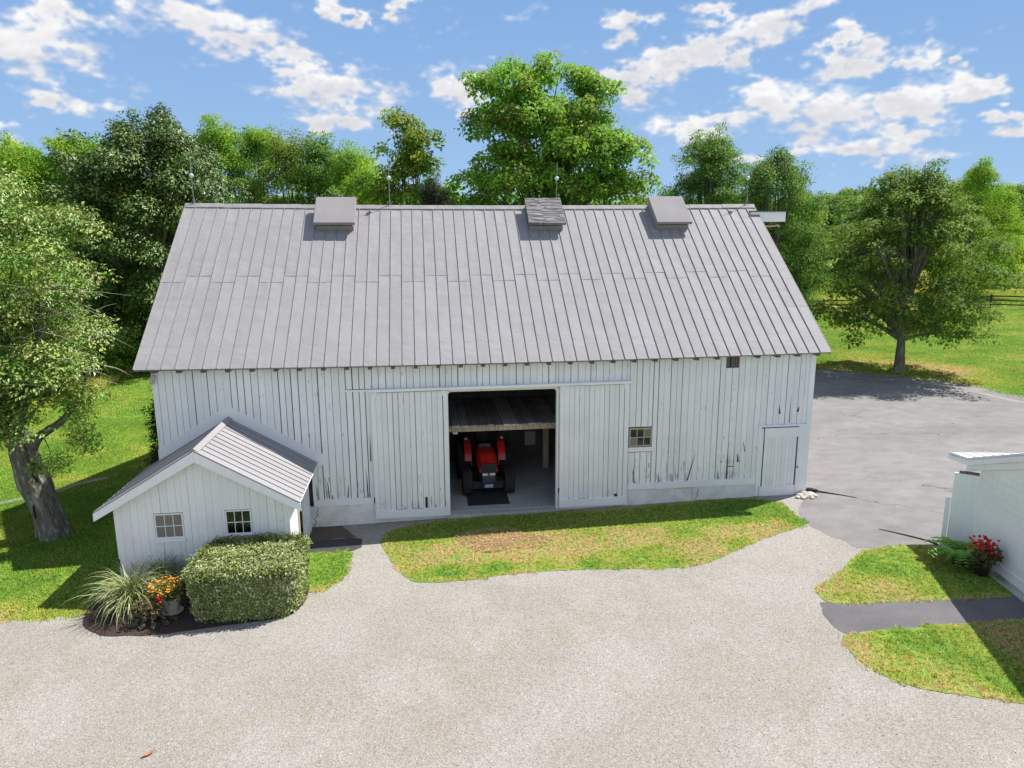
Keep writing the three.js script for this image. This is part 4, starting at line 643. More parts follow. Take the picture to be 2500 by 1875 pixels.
// the free-standing tree on the right lawn
tree('lawn_tree', 'free-standing round crabapple on the right lawn with its shadow on the asphalt', [26.2, -18.0], { seed: 1601, y0: 1.9, y1: 11.0, rad: 5.2, n: 120, r: 0.42, dx: -0.2, fork: 1.9, geo: CL.crab, mat: LM.mid, cols: bright([[0.05, 0.10, 0.024], [0.075, 0.135, 0.028], [0.10, 0.15, 0.04], [0.055, 0.11, 0.03], [0.12, 0.16, 0.03]], 2.3), density: 2.7, gap: 0.58, scale: 0.95, rl: 0.17, profile: (t) => (t < 0.38 ? 0.72 + 0.74 * t : 1 - 0.72 * Math.pow((t - 0.38) / 0.62, 1.5)) });
// far right trees
[[61, -55, 16.0, 5.5, 'lime', 'tall airy lime-green tree at the right edge beyond the fence'], [64, -60, 15, 5.5, 'olive', 'olive tree at the right edge behind the tall airy one'], [41, -58, 9.5, 4, 'pear', 'low tree left behind the crabapple crown'], [32, -54, 9, 4.5, 'lime', 'bright low tree in the meadow right of the pear trees'], [47, -72, 11, 5, 'pear', 'dark tree on the far side of the meadow'], [70, -82, 12, 5, 'pear', 'tree on the meadow edge above the fence'], [78, -70, 12, 4.5, 'lime', 'lime tree above the fence at the right edge'], [33, -82, 11, 5, 'olive', 'olive tree in the meadow gap beside the roof edge']].forEach(([x, z, h, r, k, label], i) =>
  tree('field_tree', label, [x, z], { seed: 1700 + i * 10, y0: 1, y1: h - height(x, z) - 0.5, rad: r, n: i ? 55 : 50, r: 0.2, geo: CL.medium, mat: LM.soft, cols: G[k], density: i ? 2.6 : 2.2, gap: i ? 0.45 : 0.6, scale: 1.4, rl: 0.23 }));

// the old tree at the left edge
{
  const t = thing('old_tree', 'old leaning tree at the left edge with a thick hollow trunk', 'tree'), x = -13.55, z = -0.75, y = gy(x);
  const rad = (r, k) => (w) => r * (1 + 0.13 * Math.sin(w * 3 + k) + 0.07 * Math.sin(w * 5 + k * 2.3));
  const trunkPts = curve([[x, y - 0.15, z], [x - 0.06, y + 0.35, z], [x - 0.22, y + 1.1, z], [x - 0.42, y + 1.9, z], [x - 0.52, y + 2.6, z], [x - 0.75, y + 3.4, z - 0.2], [x - 1.1, y + 5.2, z - 0.3], [x - 1.5, y + 7.5, z - 0.4]], 28);
  const rr = trunkPts.map((p, i) => { const h = p[1] - y; return rad(h < 0.45 ? lerp(0.46, 0.38, clamp(h / 0.45)) : h < 2.7 ? lerp(0.38, 0.36, (h - 0.45) / 2.2) + 0.06 * Math.exp(-Math.pow((h - 1.75) / 0.4, 2)) : lerp(0.34, 0.06, (h - 2.7) / 5), i * 0.09); });
  const lob = [[-15.8, 8.7, -1.5, 3.0, 1.9, 2.8], [-13.2, 8.2, -1, 1.9, 1.5, 2.0], [-12.3, 6.7, -0.6, 1.4, 1.1, 1.5], [-14.2, 6.0, 0.4, 2.0, 1.4, 1.9], [-13.0, 5.0, 0.1, 1.3, 0.95, 1.2], [-12.5, 4.2, -0.3, 0.7, 0.9, 0.7], [-16.5, 5.8, 0.2, 2.6, 1.9, 2.4], [-18, 8, -1, 3, 2.4, 3], [-15.0, 4.4, 1.0, 1.6, 0.9, 1.3], [-14.6, 7.4, 0.8, 2.1, 1.5, 1.7], [-14.0, 3.7, 0.4, 0.9, 0.6, 0.8], [-16.4, 3.9, 0.8, 1.5, 0.9, 1.2], [-14.3, 3.3, 0.7, 1.0, 0.55, 0.7], [-15.4, 3.3, 1.0, 1.1, 0.6, 0.8], [-13.5, 3.6, 0.9, 0.9, 0.6, 0.6], [-17.5, 5, -2.5, 2.5, 2, 2.4], [-14.5, 5.2, -3, 2.2, 1.8, 1.8]];
  const right = tube(curve([[x - 0.4, y + 2.5, z], [x + 0.0, y + 3.1, z + 0.1], [x + 0.75, y + 3.6, z + 0.2], [x + 1.3, y + 4.3, z + 0.2], [x + 1.7, y + 5.4, z]], 14), [...Array(15)].map((_, i) => 0.17 * (1 - i / 17)), 9);
  part(t, 'trunk', flat([tube(trunkPts, rr, 22), right, ...limbs([x, y, z], [x - 0.55, y + 2.8, z], lob, 0.2, 1801, 0.5)]), M.bark);
  const darkOval = (dx, h, w, l, zz, ry) => { const g = new THREE.SphereGeometry(1, 14, 10).scale(w, l, 0.07); g.rotateY(ry); g.translate(x + dx, y + h, z + zz); part(t, 'hollow_shade_oval', g, M.hollow); };  // black ovals on the bark, painted in place of shaded openings
  darkOval(-0.62, 1.72, 0.07, 0.20, 0.26, -0.7); darkOval(-0.16, 2.02, 0.08, 0.40, 0.24, 0.75); darkOval(-0.24, 0.95, 0.03, 0.26, 0.37, 0.1);
  const sp = lobeSpots(sublobes(lob, 12, 0.5, 1801), 6.2, 1802, 0.95, 0.42);
  const RR = rng(1805);
  for (let k = 0; k < 70; k++) { const f = RR(), px = -12.15 + (RR() - 0.5) * 0.7; sp.push([px, 4.1 - f * 1.6, -0.2 + (RR() - 0.5) * 0.5, RR() - 0.5, -0.2 + RR(), RR() - 0.5, 0.55 + RR() * 0.3]); }
  for (let k = 0; k < 34; k++) sp.push([-12.9 + (RR() - 0.5) * 0.9, 2.25 + (RR() - 0.5) * 0.45, 0.1 + (RR() - 0.5) * 0.5, RR() - 0.5, RR(), RR() - 0.5, 0.5 + RR() * 0.3]);
  const G2 = G.apple; scatterLeaves(t, 'crown', CL.small, LM.glossy, sp, G2, 1803, 'stuff');
  const tw = [], TR = rng(1806);
  for (let k = 0; k < 60; k++) { const a = [-12.3 + (TR() - 0.5) * 2.2, 4.6 + TR() * 3.2, 0.2 + (TR() - 0.3) * 1.4], L = 0.5 + TR() * 0.7, dx = 0.5 + TR() * 0.6, dy = -0.5 + TR() * 0.8; tw.push(tube([a, [a[0] + dx * L * 0.5, a[1] + dy * L * 0.4 + 0.05, a[2] + (TR() - 0.5) * 0.3], [a[0] + dx * L, a[1] + dy * L, a[2] + (TR() - 0.5) * 0.6]], [0.007, 0.005, 0.002], 4)); }
  part(t, 'dead_twigs', flat(tw), mat(0.46, 0.40, 0.36));
  part(t, 'hanging_branch', flat([tube(curve([[x + 1.0, y + 3.9, z + 0.2], [x + 1.35, y + 3.6, z + 0.3], [x + 1.45, y + 3.0, z + 0.4], [x + 1.3, y + 2.5, z + 0.5]], 10), [...Array(11)].map((_, i) => 0.022 * (1 - i / 13)), 5), tube(curve([[x + 0.2, y + 3.3, z + 0.3], [x + 0.45, y + 2.9, z + 0.5], [x + 0.55, y + 2.5, z + 0.6]], 8), [...Array(9)].map((_, i) => 0.02 * (1 - i / 11)), 5)]), M.bark);
}
// far wood: reads as one mass
{
  const R = rng(1901), spots = [];
  const clump = (x, z, h, r) => { const y = height(x, z); for (let k = 0; k < 15; k++) { const a = R() * 6.283, t = Math.sqrt(R()), e = Math.sqrt(1 - t * t * 0.9); spots.push([x + Math.cos(a) * t * r, y + h * (0.45 + 0.5 * e * (0.75 + R() * 0.25)), z + Math.sin(a) * t * r, Math.cos(a) * t, 0.6 + e, Math.sin(a) * t, 0.9 + R() * 0.9]); if (k < 6) spots.push([x + Math.cos(a) * r * 0.9, y + h * (0.15 + 0.3 * R()), z + Math.sin(a) * r * 0.9, Math.cos(a), 0.5, Math.sin(a), 1 + R()]); } };
  for (let i = 0; i < 900; i++) { const d = Math.pow(R(), 0.7), z = -92 - d * 190, x = lerp(-210, 330, R()); clump(x, z, 8 + R() * 6, 3.5 + R() * 2.5); }
  for (let i = 0; i < 90; i++) clump(-28 - R() * 60, -30 - R() * 60, 8 + R() * 4, 3.5 + R() * 2);
  for (let i = 0; i < 60; i++) clump(-25 + R() * 45, -46 - R() * 30, 8 + R() * 3.5, 3 + R() * 2);
  const o = scatterLeaves(scene, 'far_woods', CL.far, LM.soft, spots, bright([[0.085, 0.15, 0.03], [0.06, 0.12, 0.03], [0.115, 0.18, 0.035], [0.05, 0.10, 0.035]], 2.2), 1902);
  tag(o, 'distant wooded hillside beyond the meadow', 'woods', null, 'stuff');
}

// ---------------------------------------------------------------- grass blades
function bladeTuft(n, r, h, seed, w = 0.010) {
  const R = rng(seed), pos = [], nor = [];
  for (let i = 0; i < n; i++) { const a = R() * 6.283, q = Math.sqrt(R()) * r, x = Math.cos(a) * q, z = Math.sin(a) * q, b = R() * 6.283, l = h * (0.5 + R() * 0.7), lx = Math.cos(b) * l * (0.2 + R() * 0.7), lz = Math.sin(b) * l * (0.2 + R() * 0.7), c = R() * 6.283, wx = Math.cos(c) * w, wz = Math.sin(c) * w;
    let A = [x - wx, 0, z - wz], B = [x + wx, 0, z + wz]; const e1 = new THREE.Vector3(2 * wx, 0, 2 * wz), e2 = e1.clone().cross(new THREE.Vector3(lx + wx, l * 0.85, lz + wz)).normalize(); if (e2.y < 0) { e2.negate(); [A, B] = [B, A]; } e2.y += 0.8; e2.normalize(); pos.push(...A, ...B, x + lx, l * 0.85, z + lz); for (let k = 0; k < 3; k++) nor.push(e2.x, e2.y, e2.z); }
  const g = new THREE.BufferGeometry(); g.setAttribute('position', new THREE.Float32BufferAttribute(pos, 3)); g.setAttribute('normal', new THREE.Float32BufferAttribute(nor, 3)); return g;
}
const grassMat = leafMat(0.9, 0.25), tuftA = bladeTuft(26, 0.09, 0.042, 1, 0.008), tuftB = bladeTuft(44, 0.20, 0.05, 2, 0.012), tuftC = bladeTuft(60, 0.55, 0.06, 3, 0.024);
const green = [0.265, 0.43, 0.06], deep = [0.175, 0.325, 0.042], straw = [0.60, 0.44, 0.20], yel = [0.41, 0.45, 0.075];
function growGrass(name, label, bounds, ok, perM2, geo, dryness, seed, lift, tall = 1) {
  const R = rng(seed), [x0, x1, z0, z1] = bounds, n = Math.round((x1 - x0) * (z1 - z0) * perM2), list = [];
  for (let i = 0; i < n; i++) { const x = lerp(x0, x1, R()), z = lerp(z0, z1, R()); if (ok(x, z)) list.push([x, z]); }
  const im = new THREE.InstancedMesh(geo, grassMat, list.length), m = new THREE.Matrix4(), q = new THREE.Quaternion(), up = new THREE.Vector3(0, 1, 0), p = new THREE.Vector3(), s = new THREE.Vector3(), c = new THREE.Color();
  list.forEach(([x, z], i) => {
    const d = dryness(x, z) + (R() - 0.5) * 0.3, k = 0.7 + R() * 0.7; q.setFromAxisAngle(up, R() * 6.283);
    m.compose(p.set(x, height(x, z) + lift, z), q, s.set(k, k * tall * (1 - 0.35 * clamp(d)), k)); im.setMatrixAt(i, m);
    let col = mix3(deep, green, clamp(fbm(x * 1.1, z * 1.1, 3, 2001) * 1.6 - 0.3 + (R() - 0.5) * 0.5)); col = mix3(col, yel, sstep(0.1, 0.45, d)); col = mix3(col, straw, sstep(0.42, 0.8, d)); const v = 0.85 + R() * 0.3; im.setColorAt(i, c.setRGB(col[0] * v, col[1] * v, col[2] * v));
  });
  im.name = numbered(name); im.castShadow = im.receiveShadow = true; scene.add(im); return tag(im, label, 'grass', null, 'stuff');
}
const edge = (P, x, z) => { let m = 9; for (const [a, b] of P) m = Math.min(m, (a - x) ** 2 + (b - z) ** 2); return Math.sqrt(m); };
const fray = (P, x, z) => inside(P, x + (fbm(x * 6, z * 6, 2, 2011) - 0.5) * 0.22, z + (fbm(x * 6 + 40, z * 6, 2, 2012) - 0.5) * 0.22) && vnoise(x * 9, z * 9, 2013) < 0.55 + edge(P, x, z) * 4;
const dn = (x, z, s) => fbm(x * 0.8 + s, z * 0.8, 3, 2010 + s);
growGrass('grass', 'patchy green and straw grass on the lawn before the barn doors', [-4, 9, 0, 4.7], (x, z) => fray(lawnA, x, z), 190, tuftA, (x, z) => 0.3 + (dn(x, z, 1) - 0.42) * 2.2 * sstep(1.2, 2.2, z) + 0.6 * Math.exp(-(((x - 1.2) / 3.0) ** 2) - (((z - 2.9) / 1.1) ** 2)) - 0.25 * sstep(4.5, 8, x) + 0.3 * sstep(0.3, 0.05, edge(lawnA, x, z)), 2101, 0.012);
growGrass('grass', 'short bright grass on the scrap beside the hedge', [-6, -4.3, 1.9, 4.4], (x, z) => fray(lawnB, x, z), 200, tuftA, (x, z) => -0.05 + 0.4 * (dn(x, z, 2) - 0.5) + 0.7 * sstep(3.6, 4.15, z) + 0.25 * sstep(0.25, 0.05, edge(lawnB, x, z)), 2102, 0.012);
growGrass('grass', 'mixed green grass on the rounded lawn beside the shed', [6.5, 12, 4.1, 7.4], (x, z) => fray(lawnC, x, z), 180, tuftA, (x, z) => 0.22 + (dn(x, z, 3) - 0.45) * 1.5 + 0.3 * sstep(9.0, 7.5, x) + 0.3 * sstep(0.3, 0.05, edge(lawnC, x, z)), 2103, 0.012);
growGrass('grass', 'grass with rusty dry patches on the lawn below the walk', [6, 11.7, 7.9, 11.7], (x, z) => fray(lawnD, x, z), 180, tuftA, (x, z) => 0.3 + (dn(x, z, 4) - 0.45) * 1.9 + 0.25 * sstep(0.3, 0.05, edge(lawnD, x, z)), 2104, 0.012);
const barnFoot = (x, z) => x > -10.15 && x < 10.1 && z > -11.4 && z < 3.2;
growGrass('grass', 'mown green grass of the left lawn under the old tree', [-24, -9.9, -16, 4.45], (x, z) => !barnFoot(x, z) && !inside(mulchPts, x, z) && z < 4.42, 80, tuftB, (x, z) => 0.09 + (dn(x, z, 5) - 0.48) * 1.0 + 0.3 * sstep(3.4, 4.4, z), 2105, 0.004);
growGrass('grass', 'mown grass sweeping back to the wood edge on the left', [-40, -9.9, -34, -16], () => true, 14, tuftC, (x, z) => 0.12 + (dn(x * 0.6, z * 0.6, 6) - 0.45) * 0.8, 2106, 0.004);
growGrass('grass', 'sunny mown grass of the right lawn round the crabapple', [11, 62, -48, -4], (x, z) => !inside(asphaltPts, x, z) && x > 12 && x + z * 0.2 > 10, 16, tuftC, (x, z) => 0.14 + (fbm(x * 0.25, z * 0.6, 3, 2020) - 0.45) * 0.9 + 0.55 * Math.exp(-(((Math.hypot(x - 26.2, z + 18) - 3.4) / 1.4) ** 2)), 2107, 0.004, 0.9);
growGrass('meadow_grass', 'tall pale meadow grass beyond the paddock fence', [14, 120, -105, -48.5], (x, z) => x > -z * 0.35 - 4, 3, bladeTuft(70, 1.1, 0.38, 4, 0.06), (x, z) => 0.22 + (fbm(x * 0.06, z * 0.1, 3, 2030) - 0.45) * 1.3, 2108, 0, 1);
// tall weeds at the edge of the left lawn
growGrass('weeds', 'tall pale weeds along the wood edge on the left', [-24.5, -20.5, -33, -23], (x, z) => Math.abs(x + 22.6 - (z + 24) * -0.09) < 0.8, 14, bladeTuft(40, 0.4, 0.8, 5, 0.02), (x, z) => 0.35 + (dn(x, z, 7) - 0.4) * 0.8, 2109, 0, 1);

{
  const R = rng(2150), g = new THREE.IcosahedronGeometry(0.009, 0).scale(1.3, 0.7, 1), list = [];
  while (list.length < 9000) { const z = lerp(1, 16, Math.sqrt(R())), x = lerp(-17, 12, R()); if (inside(gravelPts, x, z) && !inside(lawnA, x, z) && !inside(lawnB, x, z) && !inside(lawnC, x, z) && !inside(lawnD, x, z) && !inside(mulchPts, x, z) && !inside(walkPts, x, z)) list.push([x, z]); }
  const im = new THREE.InstancedMesh(g, mat(1, 1, 1, { roughness: 0.95 }), list.length), m = new THREE.Matrix4(), c = new THREE.Color();
  list.forEach(([x, z], i) => { const k = 0.6 + R() * R() * 1.3; m.compose(new THREE.Vector3(x, gy(x) + 0.008, z), new THREE.Quaternion().setFromEuler(new THREE.Euler(R() * 6, R() * 6, R() * 6)), new THREE.Vector3(k, k, k)); im.setMatrixAt(i, m); const v = 0.34 + R() * 0.26; im.setColorAt(i, c.setRGB(v, v * (0.94 + R() * 0.05), v * (0.88 + R() * 0.12))); });
  im.name = 'loose_stones'; im.castShadow = true; scene.add(im); tag(im, 'loose small stones scattered over the gravel driveway', 'stones', null, 'stuff');
}
// ---------------------------------------------------------------- straw, fallen leaf, stones, hoses
{
  const R = rng(2201), g = new THREE.BoxGeometry(0.16, 0.006, 0.010), im = new THREE.InstancedMesh(g, mat(1, 1, 1, { roughness: 0.9 }), 900), m = new THREE.Matrix4(), c = new THREE.Color();
  for (let i = 0; i < 900; i++) { const a = R() * 6.283, q = Math.pow(R(), 0.75) * (0.7 + 0.7 * vnoise(a * 1.6, 2, 2202, 10)), x = -0.4 + Math.cos(a) * q * 1.2, z = 2.0 + Math.sin(a) * q * 0.72; m.compose(new THREE.Vector3(x, gy(x) + 0.03 + R() * 0.035, z), new THREE.Quaternion().setFromEuler(new THREE.Euler((R() - 0.5) * 0.5, R() * 6.283, (R() - 0.5) * 0.5)), new THREE.Vector3(0.5 + R(), 1, 1)); im.setMatrixAt(i, m); const v = 0.75 + R() * 0.5; im.setColorAt(i, c.setRGB(0.52 * v, 0.34 * v, 0.18 * v)); }
  im.name = 'straw'; scene.add(im); tag(im, 'scattered orange straw on the lawn in front of the open doors', 'straw', null, 'stuff');
}
{ const t = thing('fallen_leaf', 'single orange fallen leaf lying on the gravel at lower left', 'leaf', [-7.23, gy(-7.23) + 0.022, 9.59], 0.6), s = new THREE.PlaneGeometry(0.2, 0.065, 8, 2).rotateX(-Math.PI / 2), p = s.attributes.position; for (let i = 0; i < p.count; i++) { const u = p.getX(i) / 0.1; p.setZ(i, p.getZ(i) * Math.sqrt(Math.max(0.02, 1 - u * u))); p.setY(i, 0.03 * u * u + Math.abs(p.getZ(i)) * 0.4); } s.computeVertexNormals(); part(t, 'leaf_blade', s, mat(0.42, 0.16, 0.06, { side: THREE.DoubleSide })); part(t, 'leaf_stalk', tube([[0.095, 0.025, 0], [0.14, 0.01, 0.01]], [0.004, 0.003], 5), mat(0.25, 0.1, 0.05)); }
const stoneGeo = (seed) => { const g = new THREE.IcosahedronGeometry(0.1, 2), p = g.attributes.position; for (let i = 0; i < p.count; i++) { const x = p.getX(i), y = p.getY(i), z = p.getZ(i), k = 0.75 + 0.5 * fbm(x * 12 + seed, y * 12 + z * 9, 2, 2300 + seed); p.setXYZ(i, x * k * 1.3, y * k * 0.6, z * k); } g.computeVertexNormals(); return g; };
{ const R = rng(2301), gs = [0, 1, 2].map(stoneGeo), sm = [mat(0.46, 0.42, 0.37), mat(0.38, 0.35, 0.31), mat(0.55, 0.51, 0.45)]; [[9.72, 0.27, 1.1], [9.95, 0.12, 1.3], [10.12, 0.22, 1.1], [10.02, 0.36, 0.9], [9.82, 0.45, 0.9], [10.16, 0.4, 0.8], [9.7, 0.5, 0.8], [9.9, 0.28, 1.0], [9.56, 0.42, 0.7], [10.0, 0.55, 0.7]].forEach(([x, z, k], i) => { const o = part(scene, numbered('stone'), gs[i % 3], sm[i % 3]); o.position.set(x, gy(x) + 0.04, z); o.scale.setScalar(k); o.rotation.y = R() * 6; tag(o, 'pale rubble stone at the right barn corner, ' + ['left end against the small door', 'behind the largest one', 'largest one against the corner', 'middle of the heap', 'front left of the heap', 'right end beside the black pipe', 'front end nearest the lawn', 'left of the middle', 'smallest one on the left', 'front right nearest the asphalt'][i], 'stone', 'rubble stones at the barn corner'); }); }
{ const o = part(scene, 'drain_pipe', tube(curve([[9.98, 0.24, 0.02], [10.2, 0.27, -0.12], [10.45, 0.26, 0.02], [10.3, 0.3, 0.1], [10.12, 0.27, -0.02], [10.5, 0.23, 0.06], [10.95, 0.22, 0.38], [11.4, 0.215, 0.75]], 40), [...Array(41)].map((_, i) => 0.045 * (1 - i / 60)), 8), M.black); tag(o, 'black flexible drain pipe lying from the barn corner onto the asphalt', 'pipe'); }
{ const o = part(scene, 'drain_pipe_001', tube(curve([[10.55, 0.2, 3.15], [10.9, 0.215, 3.55], [11.35, 0.225, 4.15], [11.42, 0.23, 4.4]], 20), [...Array(21)].map((_, i) => 0.016 + 0.014 * i / 20), 8), M.black); tag(o, 'thin black pipe lying on the asphalt beside the shed', 'pipe'); taken.drain_pipe = 1; }

// ---------------------------------------------------------------- hedge
{
  const h = thing('hedge', 'clipped boxy hedge with speckled leaves in front of the annex', 'hedge'), R = rng(2401), x0 = -7.86, x1 = -5.45, z0 = 3.28, z1 = 5.32, y0 = -0.06, y1 = 1.08, sp = [];
  const add = (x, y, z, dx, dy, dz) => sp.push([x, y, z, dx + (R() - 0.5) * 0.9, dy + (R() - 0.5) * 0.9, dz + (R() - 0.5) * 0.9, 0.75 + R() * 0.5]);
  const rnd = (x, z) => { const cx = clamp(x, x0 + 0.35, x1 - 0.35), cz = clamp(z, z0 + 0.2, z1 - 0.35), d = Math.hypot(x - cx, z - cz); return d < 0.35; };
  for (let i = 0; i < 2300; i++) { const x = lerp(x0, x1, R()), z = lerp(z0, z1, R()); if (rnd(x, z)) add(x, y1 - 0.03 + (fbm(x * 2, z * 2, 2, 2402) - 0.5) * 0.1 - 0.10 * sstep(4.4, 3.3, z) - R() * R() * 0.12, z, 0, 1, 0); }
  for (let i = 0; i < 5200; i++) { const a = R() * 2 * Math.PI, y = lerp(y0 + 0.05, y1 - 0.05, R()), cx = Math.cos(a), cz = Math.sin(a), k = Math.min(1 / Math.max(Math.abs(cx), 1e-3), 1 / Math.max(Math.abs(cz), 1e-3)), pw = 6, f = Math.pow(Math.pow(Math.abs(cx), pw) + Math.pow(Math.abs(cz), pw), -1 / pw), in1 = 1 - 0.03 * sstep(0.4, 0, y) - R() * R() * 0.1 - 0.07 * fbm(a * 3, y * 3, 2, 2403); add((x0 + x1) / 2 + cx * f * (x1 - x0) / 2 * in1, y, (z0 + z1) / 2 + cz * f * (z1 - z0) / 2 * in1, cx, 0.25, cz); }
  scatterLeaves(h, 'foliage', leafCluster(24, 0.13, 0.06, 0.034, 2404, 0.7, 0), leafMat(0.5, 0.1), sp, [[0.25, 0.31, 0.07], [0.17, 0.24, 0.05], [0.38, 0.42, 0.17], [0.20, 0.26, 0.08], [0.13, 0.19, 0.045], [0.52, 0.54, 0.33]], 2405, 'stuff');
  const st = []; for (let i = 0; i < 14; i++) { const x = lerp(x0 + 0.4, x1 - 0.4, R()), z = lerp(z0 + 0.3, z1 - 0.4, R()); st.push(tube([[x, -0.15, z], [x + (R() - 0.5) * 0.2, 0.5, z + (R() - 0.5) * 0.2], [x + (R() - 0.5) * 0.5, 1.0, z + (R() - 0.5) * 0.5]], [0.03, 0.02, 0.008], 6)); } part(h, 'stem', flat(st), M.bark);
}

// ---------------------------------------------------------------- ornamental grasses, pots, fern
function blades(n, len, wid, seed, up, spread, segs = 7) {
  const R = rng(seed), pos = [], idx = [], P = new THREE.Vector3();
  for (let i = 0; i < n; i++) {
    const a = R() * 6.283, el = up + (R() - 0.5) * spread, L = len * (0.6 + R() * 0.5), bend = 0.9 + R() * 0.9, w = wid * (0.7 + R() * 0.6), bx = (R() - 0.5) * 0.28, bz = (R() - 0.5) * 0.28, side = [-Math.sin(a) * w, Math.cos(a) * w], k0 = pos.length / 3; let ang = el, x = bx, y = 0, z = bz;
    for (let k = 0; k <= segs; k++) { const t = k / segs, ww = (1 - t * t) * (0.5 + t * (1 - t) * 2); pos.push(x - side[0] * ww, y, z - side[1] * ww, x + side[0] * ww, y + 0.1 * w, z + side[1] * ww); x += Math.cos(ang) * Math.cos(a) * L / segs; z += Math.cos(ang) * Math.sin(a) * L / segs; y += Math.sin(ang) * L / segs; ang -= bend * (0.08 + 0.28 * t) * 1.25; if (y < 0.03) y = 0.03; if (k) { const q = k0 + (k - 1) * 2; idx.push(q, q + 1, q + 2, q + 1, q + 3, q + 2); } }
  }
  const g = new THREE.BufferGeometry(); g.setAttribute('position', new THREE.Float32BufferAttribute(pos, 3)); g.setIndex(idx); g.computeVertexNormals(); g.setAttribute('uv', new THREE.Float32BufferAttribute(new Float32Array(pos.length / 3 * 2), 2)); return g;
}
{
  const two = (r, g, b) => mat(r, g, b, { side: THREE.DoubleSide, roughness: 0.6 });
  const a = thing('ornamental_grass', 'big arching cream-striped grass clump in the mulch bed', 'ornamental grass', [-9.42, -0.16, 4.25]);
  part(a, 'pale_blades', blades(240, 1.55, 0.011, 2501, 1.15, 0.9), two(0.52, 0.52, 0.26)); part(a, 'green_blades', blades(260, 1.5, 0.012, 2502, 1.2, 0.9), two(0.17, 0.24, 0.06)); part(a, 'upright_blades', blades(60, 1.35, 0.008, 2503, 1.5, 0.25), two(0.22, 0.28, 0.09));
  const b = thing('ornamental_grass', 'feathery green grass clump below the dusty annex window', 'ornamental grass', [-8.95, -0.16, 3.55]);
  part(b, 'pale_blades', blades(90, 1.25, 0.007, 2504, 1.3, 0.6), two(0.42, 0.42, 0.20)); part(b, 'green_blades', blades(330, 1.35, 0.008, 2505, 1.36, 0.5), two(0.13, 0.19, 0.06));
}
const pot = (parent, r, h, m, name = 'pot') => part(parent, name, new THREE.LatheGeometry([[0, 0], [r * 0.7, 0], [r * 0.98, h * 0.86], [r * 1.06, h * 0.86], [r * 1.06, h], [r * 0.94, h], [r * 0.9, h * 0.85], [0, h * 0.85]].map((p) => new THREE.Vector2(...p)), 28), m);
function flowers(parent, name, n, size, col, spots, seed) {
  const R = rng(seed), gs = []; for (let i = 0; i < n; i++) { const [x, y, z] = spots(R); for (let k = 0; k < 5; k++) { const g = new THREE.CircleGeometry(size * (0.35 + R() * 0.2), 6).scale(1, 1.3, 1).translate(0, size * 0.4, 0).rotateX(-0.9 + R() * 0.3).rotateY(k * 1.257 + R()).translate(x, y, z); gs.push(g); } }
  part(parent, name, flat(gs), mat(...col, { side: THREE.DoubleSide, roughness: 0.7 }));
}
{
  const p = thing('flower_pot', 'beige round pot of orange flowers on a saucer beside the hedge', 'flower pot', [-8.42, -0.135, 4.62]);
  pot(p, 0.2, 0.36, mat(0.56, 0.49, 0.42)).position.y = 0.03; part(p, 'saucer', new THREE.CylinderGeometry(0.24, 0.2, 0.035, 24).translate(0, 0.018, 0), mat(0.6, 0.53, 0.46));
  const R = rng(2601), sp = []; for (let i = 0; i < 90; i++) sp.push([(R() - 0.5) * 0.66, 0.36 + R() * 0.42, (R() - 0.5) * 0.6, R() - 0.5, 0.7, R() - 0.5, 0.5 + R() * 0.3]);
  scatterLeaves(p, 'foliage', CL.small, LM.mid, sp.map((s) => [...s.slice(0, 6), s[6] * 0.62]), [[0.08, 0.18, 0.03], [0.10, 0.20, 0.04]], 2602, 'stuff');
  const at = (R) => { const a = R() * 6.28, q = Math.sqrt(R()) * 0.42; return [Math.cos(a) * q - 0.06, 0.62 + R() * 0.28 - q * 0.35, Math.sin(a) * q * 0.85 + 0.05]; };
  flowers(p, 'orange_flowers', 120, 0.038, [0.80, 0.34, 0.03], at, 2603); flowers(p, 'yellow_flowers', 55, 0.034, [0.82, 0.50, 0.06], at, 2604);
}
{
  const p = thing('flower_pot', 'dark red pot of begonia and trailing ivy below the orange flowers', 'flower pot', [-8.72, -0.135, 4.98]); pot(p, 0.15, 0.26, mat(0.09, 0.018, 0.015));
  const R = rng(2611), sp = []; for (let i = 0; i < 26; i++) sp.push([(R() - 0.5) * 0.6 - 0.1, 0.26 + R() * 0.28, (R() - 0.5) * 0.5, R() - 0.5, 0.7, R() - 0.5, 0.5]);
  scatterLeaves(p, 'begonia_leaves', leafCluster(9, 0.16, 0.16, 0.11, 2612, 0.6, 0.1), LM.mid, sp, [[0.30, 0.25, 0.12], [0.16, 0.17, 0.06], [0.24, 0.13, 0.07]], 2613, 'stuff');
  flowers(p, 'red_flowers', 10, 0.045, [0.55, 0.012, 0.02], (R) => [0.16 + R() * 0.12, 0.50 + R() * 0.14, 0.05 + R() * 0.1], 2614);
  const iv = []; for (let k = 0; k < 5; k++) for (let i = 0; i < 16; i++) { const t = i / 15, a = 0.2 + k * 0.55; iv.push([Math.cos(a) * (0.14 + t * 0.4), Math.max(0.04, 0.27 - t * 0.4 + 0.1 * Math.sin(t * 3)), Math.sin(a) * (0.14 + t * 0.28), R() - 0.5, 0.8, R() - 0.5, 0.6]); }
  scatterLeaves(p, 'ivy', leafCluster(4, 0.05, 0.09, 0.075, 2615, 0.5, 0), LM.mid, iv, [[0.16, 0.22, 0.14], [0.30, 0.34, 0.25], [0.12, 0.18, 0.08]], 2616, 'stuff');
}
